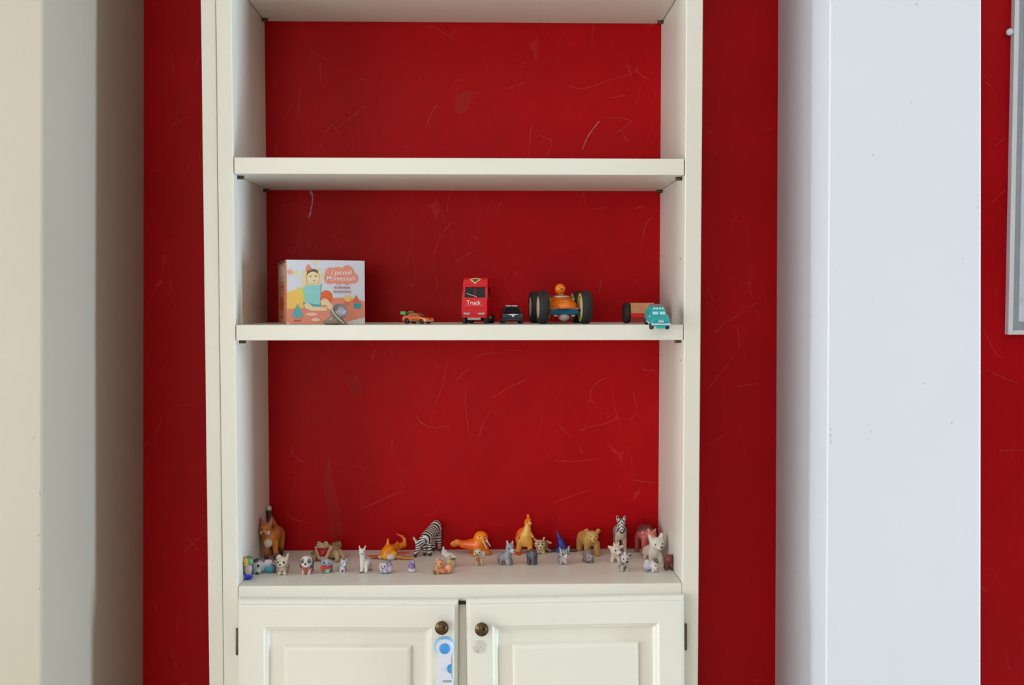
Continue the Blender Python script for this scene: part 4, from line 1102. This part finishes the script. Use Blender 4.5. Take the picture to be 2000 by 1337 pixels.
prt('printed_cushion', [(345, 660), (500, 620), (520, 585), (610, 588), (650, 780), (620, 905), (345, 925)], (232, 190, 96))
prt('printed_cushion_edge', [(520, 585), (610, 588), (650, 780), (600, 760)], (206, 206, 100))
prt('printed_ball', disc(975, 740, 105, 112), (220, 106, 64))
prt('printed_hair', disc(765, 380, 112, 92), (104, 84, 76))
prt('printed_arm', [(595, 590), (575, 470), (600, 320), (645, 300), (668, 330), (650, 420), (668, 560), (640, 600)], (222, 202, 160))
prt('printed_arm', [(850, 530), (880, 420), (835, 290), (862, 262), (895, 300), (918, 420), (895, 530)], (222, 202, 160))
prt('printed_head', disc(765, 432, 100, 100), (226, 206, 168))
prt('printed_neck', [(690, 500), (850, 500), (870, 560), (670, 570)], (220, 198, 156))
prt('printed_body', [(600, 590), (680, 545), (860, 545), (905, 515), (885, 570), (868, 860), (640, 835)], (142, 204, 204))
prt('printed_shorts', [(605, 800), (640, 830), (868, 858), (880, 815), (885, 890), (640, 925), (602, 860)], (82, 168, 170))
prt('printed_leg', [(615, 860), (660, 825), (710, 850), (760, 890), (990, 900), (985, 955), (740, 955), (640, 915)], (228, 204, 166))
prt('printed_leg', [(880, 800), (940, 755), (1000, 780), (1090, 890), (1070, 930), (1020, 935), (960, 860), (900, 870)], (228, 208, 166))
prt('printed_face_spot', disc(722, 405, 14, 11), (90, 72, 62))
prt('printed_face_spot', disc(810, 403, 14, 11), (90, 72, 62))
prt('printed_mouth', disc(780, 470, 24, 7), (196, 116, 90))
prt('printed_hat', [(650, 330), (655, 260), (690, 212), (745, 285), (735, 305)], (216, 132, 100))
prt('printed_garland_dot', disc(395, 340, 40), (222, 158, 128))
prt('printed_garland_dot', disc(490, 355, 35), (226, 212, 130))
prt('printed_garland_dot', disc(800, 190, 33), (222, 206, 140))
cl = []
for a in range(0, 360, 6):
    r = max(0, 0)
    dx, dy = math.cos(math.radians(a)), math.sin(math.radians(a))
    best = 0
    for (cx, cy, rr) in ((1045, 350, 85), (1160, 335, 85), (1320, 325, 98), (1405, 430, 90), (1310, 455, 85), (1170, 455, 80), (1030, 440, 90), (1220, 400, 120)):
        ox, oy = cx - 1215, cy - 390
        bq = ox * dx + oy * dy
        disq = bq * bq - (ox * ox + oy * oy - rr * rr)
        if disq > 0: best = max(best, bq + math.sqrt(disq))
    cl.append((1215 + best * dx, 390 + best * dy))
prt('printed_cloud', cl, (222, 142, 124))
prt('printed_cone', [(515, 845), (600, 1020), (590, 1050), (515, 1062), (435, 1050), (425, 1020)], (86, 170, 176))
prt('printed_block', disc(1325, 760, 58, 55), (226, 192, 110))
prt('printed_block', [(1262, 810), (1350, 815), (1345, 870), (1270, 870)], (218, 108, 92))
prt('printed_block', [(1455, 700), (1525, 815), (1390, 830)], (220, 106, 66))
prt('printed_block', [(1418, 840), (1535, 830), (1540, 915), (1480, 928), (1420, 905)], (58, 154, 166))
prt('printed_toy', disc(740, 1010, 95, 26), (228, 190, 170))
prt('printed_toy', disc(800, 1098, 70, 24), (230, 196, 178))
PRW = paint('print_white', (236, 226, 224), 0.5)
PRC = paint('print_mauve', (176, 124, 128), 0.5)
PRB = paint('print_brown', (120, 84, 80), 0.5)
def bt(name, body, size, cx, cy, mat, shear=0.2):
    _lay[0] += 1
    return text(name, body, size * bh, mat, pb, ((cx - 345) / 1260 * bw, -0.0016, (1170 - cy) / 1022 * bh), extrude=0.0001, shear=shear)
bt('title_lettering', 'i piccoli', 0.105, 1220, 345, PRW)
bt('title_lettering', 'Montessori', 0.098, 1205, 440, PRW)
bt('subtitle_lettering', 'le forme', 0.075, 1225, 580, PRC, 0.1)
bt('subtitle_lettering', 'dei bambini', 0.06, 1225, 648, PRC, 0.1)
bt('small_lettering', 'piccoli', 0.04, 510, 1106, PRB, 0)
def sp(name, poly, rgb):
    col = paint('print_%d_%d_%d' % rgb, rgb, 0.5, var=0.03)
    bm = bmesh.new()
    bm.faces.new([bm.verts.new((-0.0008, (1 - u) * bd, v * bh)) for u, v in poly])
    return bm_obj(name, bm, col, pb)
sp('spine_badge', [(0.12, 0.86), (0.25, 0.92), (0.5, 0.94), (0.78, 0.90), (0.88, 0.82), (0.85, 0.74), (0.12, 0.74)], (222, 196, 180))
sp('spine_plate', [(0.08, 0.73), (0.9, 0.73), (0.9, 0.68), (0.08, 0.68)], (212, 190, 166))
sp('spine_oval', [(0.42 + 0.24 * math.cos(t * 0.314), 0.32 + 0.11 * math.sin(t * 0.314)) for t in range(20)], (220, 98, 30))
sp('spine_line', [(0.2, 0.60), (0.7, 0.60), (0.7, 0.58), (0.2, 0.58)], (160, 96, 70))
sp('spine_line', [(0.2, 0.55), (0.8, 0.55), (0.8, 0.54), (0.2, 0.54)], (160, 96, 70))
sp('spine_line', [(0.3, 0.12), (0.6, 0.12), (0.6, 0.09), (0.3, 0.09)], (160, 96, 70))

# snail --------------------------------------------------------------
SHELL = (120, 112, 118)
toy('snail', 653, 631, 'grey snail figurine with shiny round shell in front of the picture box',
    [E(-2, 0, 5, 22, 8, 5, (118, 104, 88)), C(-16, 0, 4, -2, 0, 14, 4, 7, (124, 112, 98)), E(4, 0, 9, 13, 8.5, 9, (112, 102, 94)), C(-4, 0, 14, -7, -1, 23, 3.4, 2.6, (132, 124, 112)), C(18, 0, 4, 25, 0, 2, 4, 1.5, (120, 108, 92))],
    extra=(('shell', [E(10, 0, 26, 15.5, 12, 15.5, SHELL), E(13, -7, 26, 8, 6, 9, (150, 146, 156)), E(4, -8, 32, 5, 5, 6, (96, 88, 92))], 0.9, 2.0), ('stripe', [C(-3, -9.5, 33, 1, -12, 22, 1.2, 1.2, (196, 186, 172)), C(1, -12, 22, 10, -11.5, 12, 1.2, 1.2, (190, 176, 158)), C(10, -11.5, 12, 20, -8.5, 3, 1.2, 1, (186, 172, 150))], 0.6, 0.6)),
    mat=TOYG, k=2.5, zshelf=Z2T, y=0.012, group='small things on the middle shelf')

# vehicles ---------------------------------------------------------
def wheel(parent, c, r, w, s, hubmat, tyre=BLACKR, hub_r=0.55, nm='wheel'):
    t = lathe(nm, [(r * hub_r, -w / 2 + 0.3), (r * 0.86, -w / 2), (r * 0.97, -w / 2 + w * 0.12), (r, -w * 0.28), (r, w * 0.28), (r * 0.97, w / 2 - w * 0.12), (r * 0.86, w / 2), (r * hub_r, w / 2 - 0.3), (r * hub_r, -w / 2 + 0.3)],
              tyre, parent, 'X', 32, s, loc=Vector(c) * s)
    lathe('hub', [(0, -w / 2 + 0.2), (r * hub_r * 0.4, -w / 2 + 0.1), (r * hub_r * 1.01, -w / 2 + 0.9), (r * hub_r * 1.01, w / 2 - 0.9), (r * hub_r * 0.4, w / 2 - 0.1), (0, w / 2 - 0.2)], hubmat, t, 'X', 24, s)
    return t

def vehicle(name, px, y, label, yaw, cat='toy car', dz=0.0):
    q = at_y(px, 630, y)
    r = empty(name, (q.x, y, Z2T + dz), math.radians(yaw))
    tag(r, label, cat, GV)
    return r, (y - CAM.y) / F

ORG = paint('car_orange', (236, 98, 22), 0.22, coat=0.6, var=0.02)
GRN = paint('car_green', (76, 178, 96), 0.3, var=0.02)
GLS = paint('tinted_glass', (120, 104, 84), 0.12, coat=0.5, var=0.02)
HUBD = paint('dark_hub', (70, 66, 70), 0.35, 0.5)
CHR = paint('toy_chrome', (190, 186, 188), 0.18, 0.9)
LAMP = paint('lamp_yellow', (224, 206, 140), 0.25)

# orange race car
r, s = vehicle('racing_car', 816, 0.10, 'small orange racing car with green rear spoiler', 60)
prism('body', [(-28, 4), (-29, 8), (-26, 11.5), (-14, 13.5), (-8, 14), (20, 15), (28, 14), (28, 5)], 13, ORG, r, s, 1.2)
prism('cabin', [(-12, 13), (-2, 20.5), (9, 21), (22, 14)], 10.5, ORG, r, s, 0.8, taper=lambda z: 1 - 0.02 * (z - 13))
quadplate('windscreen', [Vector(p) * s for p in ((-8.5, -11.2, 14.6), (8.5, -11.2, 14.6), (7.4, -3.4, 20.6), (-7.4, -3.4, 20.6))], 0.5 * s, GLS, r)
for sx in (-1, 1):
    pts = [(sx * 10.6, -7.5, 15), (sx * 9.2, -2, 19.3), (sx * 9.2, 8, 19.6), (sx * 10.6, 14, 15)]
    if sx > 0: pts = pts[::-1]
    quadplate('side_window', [Vector(p) * s for p in pts], -0.5 * s, GLS, r)
    quadplate('side_stripe', [Vector(p) * s for p in ([(sx * 13, -14, 5.5), (sx * 13, -12, 9.5), (sx * 13, 8, 9), (sx * 13, 6, 5.5)][::sx])], 0.25 * s, GRN, r)
    box('headlight', (sx * 8.4 - 3, -29.4, 8.2), (sx * 8.4 + 3, -27.6, 10.2), LAMP, r, 0.4, scale=s)
    box('spoiler_strut', (sx * 8 - 0.8, 22, 14), (sx * 8 + 0.8, 26, 21.4), GRN, r, 0.2, scale=s)
    wheel(r, (sx * 11.5, -17, 5), 5, 5, s, HUBD)
    wheel(r, (sx * 11.5, 17, 5.6), 5.6, 6, s, HUBD)
box('spoiler', (-14, 21, 20.5), (14, 30, 22.5), GRN, r, 0.6, scale=s)
box('spoiler_fin', (-14.4, 20, 18), (-13.4, 31, 24), GRN, r, 0.3, scale=s)
box('spoiler_fin', (13.4, 20, 18), (14.4, 31, 24), GRN, r, 0.3, scale=s)
box('bumper', (-11, -29.6, 5), (11, -27.5, 7), LAMP, r, 0.5, scale=s)

# red truck
TRED = paint('truck_red', (204, 6, 26), 0.3, coat=0.15, var=0.02, spec=0.35)
TDK = paint('truck_black', (26, 24, 28), 0.35)
TGL = paint('truck_glass', (14, 14, 24), 0.12, spec=0.35)
TGY = paint('truck_grey_lamp', (168, 156, 152), 0.3)
GOLD = paint('emblem_gold', (206, 178, 120), 0.35, 0.2)
r, s = vehicle('lorry_cab', 932, 0.11, 'tall shiny red lorry cab with white lettering on its bonnet', -13, 'toy lorry')
prism('cab', [(-22, 13), (-24, 17), (-24, 27), (-22.5, 41), (-19.5, 50), (-15, 71), (-15.5, 74), (-14, 84), (-9, 89), (10, 90), (14, 86), (15, 13)], 25.5, TRED, r, s, 1.8, taper=lambda z: 1 - 0.0008 * max(0, z - 40))
quadplate('windscreen', [Vector(p) * s for p in ((-20.5, -19.3, 50.5), (20.5, -19.3, 50.5), (19.5, -15.4, 70.5), (-19.5, -15.4, 70.5))], 0.6 * s, TGL, r)
box('windscreen_post', (-0.5, -18.7, 50.5), (0.5, -17.3, 70.5), TRED, r, 0.2, rot=(-10.6, 0, 0), scale=s)
quadplate('wiper', [Vector(p) * s for p in ((-17, -18.4, 58), (4, -20.2, 51.6), (4, -20.0, 52.8), (-17, -18.1, 59.4))], 0.3 * s, TGY, r)
box('sun_visor', (-22, -18.6, 71), (22, -14, 74.5), TRED, r, 0.8, scale=s)
for sx in (-1, 1):
    pts = [(sx * 25.4, -14, 52), (sx * 25.1, -11, 70), (sx * 25.1, 6, 70), (sx * 25.4, 6, 52)]
    quadplate('side_window', [Vector(p) * s for p in (pts if sx < 0 else pts[::-1])], -0.5 * s, TGL, r)
    prism('headlight', [(-25.4, 17.5), (-25.2, 21.5), (-23, 22), (-23, 17)], 6.5, TGY, r, s, 0.5, loc=(sx * 14.5 * s, 0, 0))
    box('mirror_arm', (sx * 26 - 0.9, -14.4, 47), (sx * 26 + 0.9, -13.4, 48.2), TDK, r, 0.2, scale=s)
    box('mirror', (sx * 27 - 0.9, -15, 48), (sx * 27 + 0.9, -12.6, 60), TDK, r, 0.4, scale=s)
    wheel(r, (sx * 21.5, -11, 8.2), 8.2, 8, s, HUBD)
    wheel(r, (sx * 21, 34, 9), 9, 11, s, HUBD)
    box('mudguard', (sx * 21 - 6, 23, 18.6), (sx * 21 + 6, 45, 20.2), TRED, r, 0.5, scale=s)
    lathe('fuel_tank', [(0, -8), (5.5, -8), (5.5, 8), (0, 8)], CHR, r, 'Y', 20, s, loc=Vector((sx * 20, 20, 14)) * s)
    lathe('exhaust_stack', [(0, 0), (1.7, 0), (1.7, 62), (1.1, 62), (0, 60)], CHR, r, 'Z', 14, s, loc=Vector((sx * 22, 18.5, 20)) * s)
box('grille_bar', (-19, -25, 29), (19, -23.2, 30.4), TRED, r, 0.4, scale=s)
box('grille_bar', (-20, -24.6, 34.4), (20, -22.4, 35.4), paint('truck_pink_line', (226, 90, 96), 0.3), r, 0.3, scale=s)
box('bumper', (-24.5, -25.5, 11.5), (24.5, -20, 16.5), TRED, r, 1.4, scale=s)
box('front_plate', (-13, -25.8, 7.4), (13, -22, 12), TGY, r, 0.8, scale=s)
box('chassis', (-13, -18, 6), (13, 46, 13), TDK, r, 0.8, scale=s)
box('fifth_wheel', (-11, 26, 13), (11, 42, 16), TDK, r, 1, scale=s)
text('bonnet_lettering', 'Truck', 11.5 * s, paint('truck_lettering', (232, 214, 210), 0.4), r, Vector((-1.5, -23.7, 40.5)) * s, rot=(82, 0, 0), extrude=0.0003, space=1.0)
# emblem: pointed shield with wings above the windscreen
bm = bmesh.new()
em = [(-12, 86), (-7, 87.5), (-3, 88.5), (3, 88.5), (7, 87.5), (12, 86), (8, 83), (4, 80.5), (0, 76.5), (-4, 80.5), (-8, 83)]
def ez(z): return -15.9 + max(0, z - 84) * 0.75 + (0.2 if z < 84 else 0)
A = [bm.verts.new(Vector((x, ez(z) - 0.6, z)) * s) for x, z in em]
B = [bm.verts.new(Vector((x, ez(z) + 0.6, z)) * s) for x, z in em]
cA = bm.verts.new(Vector((0, ez(83) - 1.0, 83)) * s)
for i in range(len(em)):
    j = (i + 1) % len(em)
    bm.faces.new((A[i], A[j], cA)); bm.faces.new((A[i], B[i], B[j], A[j]))
bm_obj('emblem', bm, GOLD, r)
bm = bmesh.new()
em2 = [(-7, 85.5), (-2, 86.5), (2, 86.5), (7, 85.5), (3, 82.5), (0, 79.5), (-3, 82.5)]
bm.faces.new([bm.verts.new(Vector((x, ez(z) - 1.6, z)) * s) for x, z in em2])
bm_obj('emblem_centre', bm, paint('emblem_dark', (92, 50, 40), 0.4), r)

# dark blue car
NAVY = paint('car_navy', (24, 30, 46), 0.2, coat=0.8, var=0.05)
SIL = paint('car_silver', (214, 214, 220), 0.25, 0.3)
r, s = vehicle('saloon_car', 999, 0.12, 'dark navy car with white wing badge and pale roof bars, beside the lorry', 4)
prism('body', [(-30, 5), (-32, 9), (-32, 15), (-29, 19.5), (-16, 22), (20, 22.5), (34, 21), (35, 6)], 20.5, NAVY, r, s, 2.2)
prism('cabin', [(-17, 21), (-8, 31), (-4, 33), (16, 33.5), (22, 31), (32, 21)], 19, NAVY, r, s, 1.6, taper=lambda z: 1 - 0.022 * (z - 21))
quadplate('windscreen', [Vector(p) * s for p in ((-16, -16.6, 22.2), (16, -16.6, 22.2), (12.6, -8.6, 30.8), (-12.6, -8.6, 30.8))], 0.5 * s, TGL, r)
for sx in (-1, 1):
    pts = [(sx * 18.3, -11, 23.2), (sx * 15.4, -4, 30.6), (sx * 15.4, 18, 30.8), (sx * 18.3, 25, 23.2)]
    quadplate('side_window', [Vector(p) * s for p in (pts if sx < 0 else pts[::-1])], -0.5 * s, TGL, r)
    box('roof_bar', (sx * 6 - 5.6, -4, 33.2), (sx * 6 + 5.6, 14, 35.2), SIL, r, 0.7, scale=s)
    box('headlight', (sx * 15 - 3.5, -32.4, 15.2), (sx * 15 + 3.5, -30.5, 17.6), paint('dim_lamp', (70, 90, 96), 0.2), r, 0.6, scale=s)
    wheel(r, (sx * 17.6, -19, 6.5), 6.5, 6, s, HUBD)
    wheel(r, (sx * 17.6, 20, 6.5), 6.5, 6, s, HUBD)
bm = bmesh.new()
em = [(-12, 17.6), (-4, 18.6), (0, 19), (4, 18.6), (12, 17.6), (4, 16.6), (2, 15.5), (0, 11.6), (-2, 15.5), (-4, 16.6)]
A = [bm.verts.new(Vector((x, -32.5, z)) * s) for x, z in em]; B = [bm.verts.new(Vector((x, -30.6, z)) * s) for x, z in em]
bm.faces.new(A)
for i in range(len(em)):
    bm.faces.new((A[i], B[i], B[(i + 1) % len(em)], A[(i + 1) % len(em)]))
bm_obj('wing_badge', bm, paint('badge_white', (232, 232, 238), 0.3), r)
box('grille', (-12, -32.6, 7.5), (12, -31, 10), paint('grille_grey', (48, 56, 70), 0.4), r, 0.5, scale=s)
box('bumper_strip', (-19, -32.6, 12.2), (19, -31.4, 13.2), paint('grille_grey', (48, 56, 70), 0.4), r, 0.3, scale=s)

# buggy
r, s = vehicle('stunt_buggy', 1094, 0.135, 'orange and blue stunt buggy with four huge black wheels and round driver head', 5.5, 'toy car')
BORG = paint('buggy_orange', (240, 122, 8), 0.2, coat=0.4, var=0.03)
BBLU = paint('buggy_blue', (20, 92, 128), 0.25, var=0.04)
HUBC = paint('wheel_cream_hub', (200, 186, 160), 0.5)
HUBY = paint('wheel_yellow_rim', (206, 188, 80), 0.4)
def ell(name, c, rad, mat, lo=None):
    bm = bmesh.new()
    bmesh.ops.create_uvsphere(bm, u_segments=32, v_segments=20, radius=1.0)
    for v in bm.verts:
        v.co = Vector((v.co.x * rad[0], v.co.y * rad[1], v.co.z * rad[2])) * s
        if lo is not None: v.co.z = max(v.co.z, lo * s)
    return bm_obj(name, bm, mat, r, True, Vector(c) * s)
ell('bonnet', (0, 0, 30.5), (33, 60, 23.5), BORG, -1.0)
box('chassis', (-28, -52, 17), (28, 50, 30), BBLU, r, 4, seg=3, scale=s)
box('chassis_rail', (-29, -53, 28.6), (29, 52, 30.6), BORG, r, 1, scale=s)
lathe('cockpit_ring', [(0, 0), (18, 0), (19.5, 2.5), (17, 5.5), (11, 6.5), (8, 3), (0, 3)], CHR, r, 'Z', 32, s, loc=Vector((0, -6, 49)) * s)
ell('neck', (0, -6, 56), (6, 6, 4), BORG)
hd = ell('driver_head', (-1, -6, 66.5), (10.5, 10.5, 11), BORG)
ball('eye', (0.5, -10.3, 0.5), 1.3, s, BLK, hd)
ball('eye', (-5, -9, 2.6), 0.9, s, BLK, hd)
ell('headlight', (2, -44, 43), (6, 6, 3.6), CHR)
ell('engine', (0, -44, 12.5), (11, 11, 7.5), TGY)
for sx in (-1, 1):
    box('engine_pipe', (sx * 17 - 4, -50, 13.5), (sx * 17 + 4, -38, 17), CHR, r, 1, scale=s)
    lathe('exhaust', [(0, -3), (2.6, -3), (2.6, 3), (1.5, 3), (0, 1)], CHR, r, 'Y', 16, s, loc=Vector((sx * 24, -14, 46)) * s)
    for yy, tr in ((-44, 41), (50, 43)):
        w = wheel(r, (sx * tr, yy, 31.5), 31.5, 20, s, HUBC, hub_r=0.68)
        lathe('rim', [(31.5 * 0.68, sx * -10.0), (31.5 * 0.86, sx * -10.3), (31.5 * 0.86, sx * -9.2), (31.5 * 0.68, sx * -9.2), (31.5 * 0.68, sx * -10.0)], HUBY, w, 'X', 32, s)
for yy in (-44, 50):
    lathe('axle', [(0, -34), (3, -34), (3, 34), (0, 34)], TDK, r, 'X', 14, s, loc=Vector((0, yy, 26)) * s)

# wooden cart
WOOD = paint('plain_wood', (196, 132, 92), 0.55, var=0.14, scale=60)
CRED = paint('cart_red', (204, 14, 18), 0.35, var=0.03)
CRED2 = paint('cart_dark_red', (136, 22, 22), 0.45, var=0.05)
r, s = vehicle('wooden_cart', 1253, 0.13, 'wooden block cart with red lower half and black wheels behind the teal car', 0, 'toy cart')
box('wood_block', (-23, -14, 19.5), (23, 26, 40), WOOD, r, 0.8, scale=s)
box('red_block', (-23, -14, 11.5), (23, 26, 19.4), CRED, r, 0.5, scale=s)
box('base_block', (-23, -13, 3), (23, 26, 11.4), CRED2, r, 0.5, scale=s)
for sx in (-1, 1):
    wheel(r, (sx * 29.5, 4, 20), 20, 12, s, HUBD, hub_r=0.4)

# teal off-roader, nose tipping over the shelf edge
TEAL = paint('car_teal', (30, 156, 158), 0.3, coat=0.3, var=0.05, scale=200)
TPAL = paint('car_pale_pane', (168, 226, 232), 0.2)
TGR = paint('car_grey_roof', (120, 132, 132), 0.4)
r, s = vehicle('off_road_car', 1282, 0.004, 'small teal off-road toy car tipping over the front edge of the shelf', 7, dz=-0.0040)
s *= 0.9
r.rotation_euler = (math.radians(13.5), 0, math.radians(7))
prism('body', [(-30, 9), (-32, 14), (-30, 22), (-27, 27), (-12, 30), (24, 31), (30, 26), (30, 9)], 20, TEAL, r, s, 2.0)
prism('cabin', [(-14, 28), (-6, 41), (-2, 44), (20, 44), (25, 40), (28, 29)], 17.5, TEAL, r, s, 1.6, taper=lambda z: 1 - 0.010 * (z - 28))
box('roof_rack', (-13, -2, 44), (13, 20, 46.5), TGR, r, 0.8, scale=s)
for i in range(4):
    ball('roof_lamp', (-9 + 6 * i, -6, 42.6), 2.6, s, TPAL, r, (1, 0.7, 1))
for sx in (-1, 1):
    p = [(sx * 8 - 6.2, -12.6, 30.4), (sx * 8 + 6.2, -12.6, 30.4), (sx * 7.6 + 5.8, -9.2, 36), (sx * 7.6 - 5.8, -9.2, 36)]
    quadplate('windscreen_pane', [Vector(q) * s for q in p], 0.6 * s, TPAL, r)
    wheel(r, (sx * 17.5, -21, 7), 7, 7, s, HUBD)
    wheel(r, (sx * 17.5, 19, 7), 7, 7, s, HUBD)
    box('wing_mirror', (sx * 20.5 - 1, -12, 25), (sx * 20.5 + 1, -9, 29), SIL, r, 0.4, scale=s)
    box('side_step', (sx * 20.4 - 1, -12, 10), (sx * 20.4 + 1, 10, 13), SIL, r, 0.4, scale=s)
box('bumper', (-21, -34.4, 13), (21, -30, 16), SIL, r, 1, scale=s)
box('grille', (-5.5, -32.6, 17.5), (5.5, -29.5, 22), SIL, r, 0.8, scale=s)
box('grille_slot', (-4.5, -33, 18), (4.5, -31.5, 19.4), paint('grille_slot', (120, 150, 156), 0.4), r, 0.2, scale=s)
prism('chin', [(-33, 4.5), (-33.5, 12), (-26, 12.5), (-26, 4.5)], 10, TEAL, r, s, 1.8)
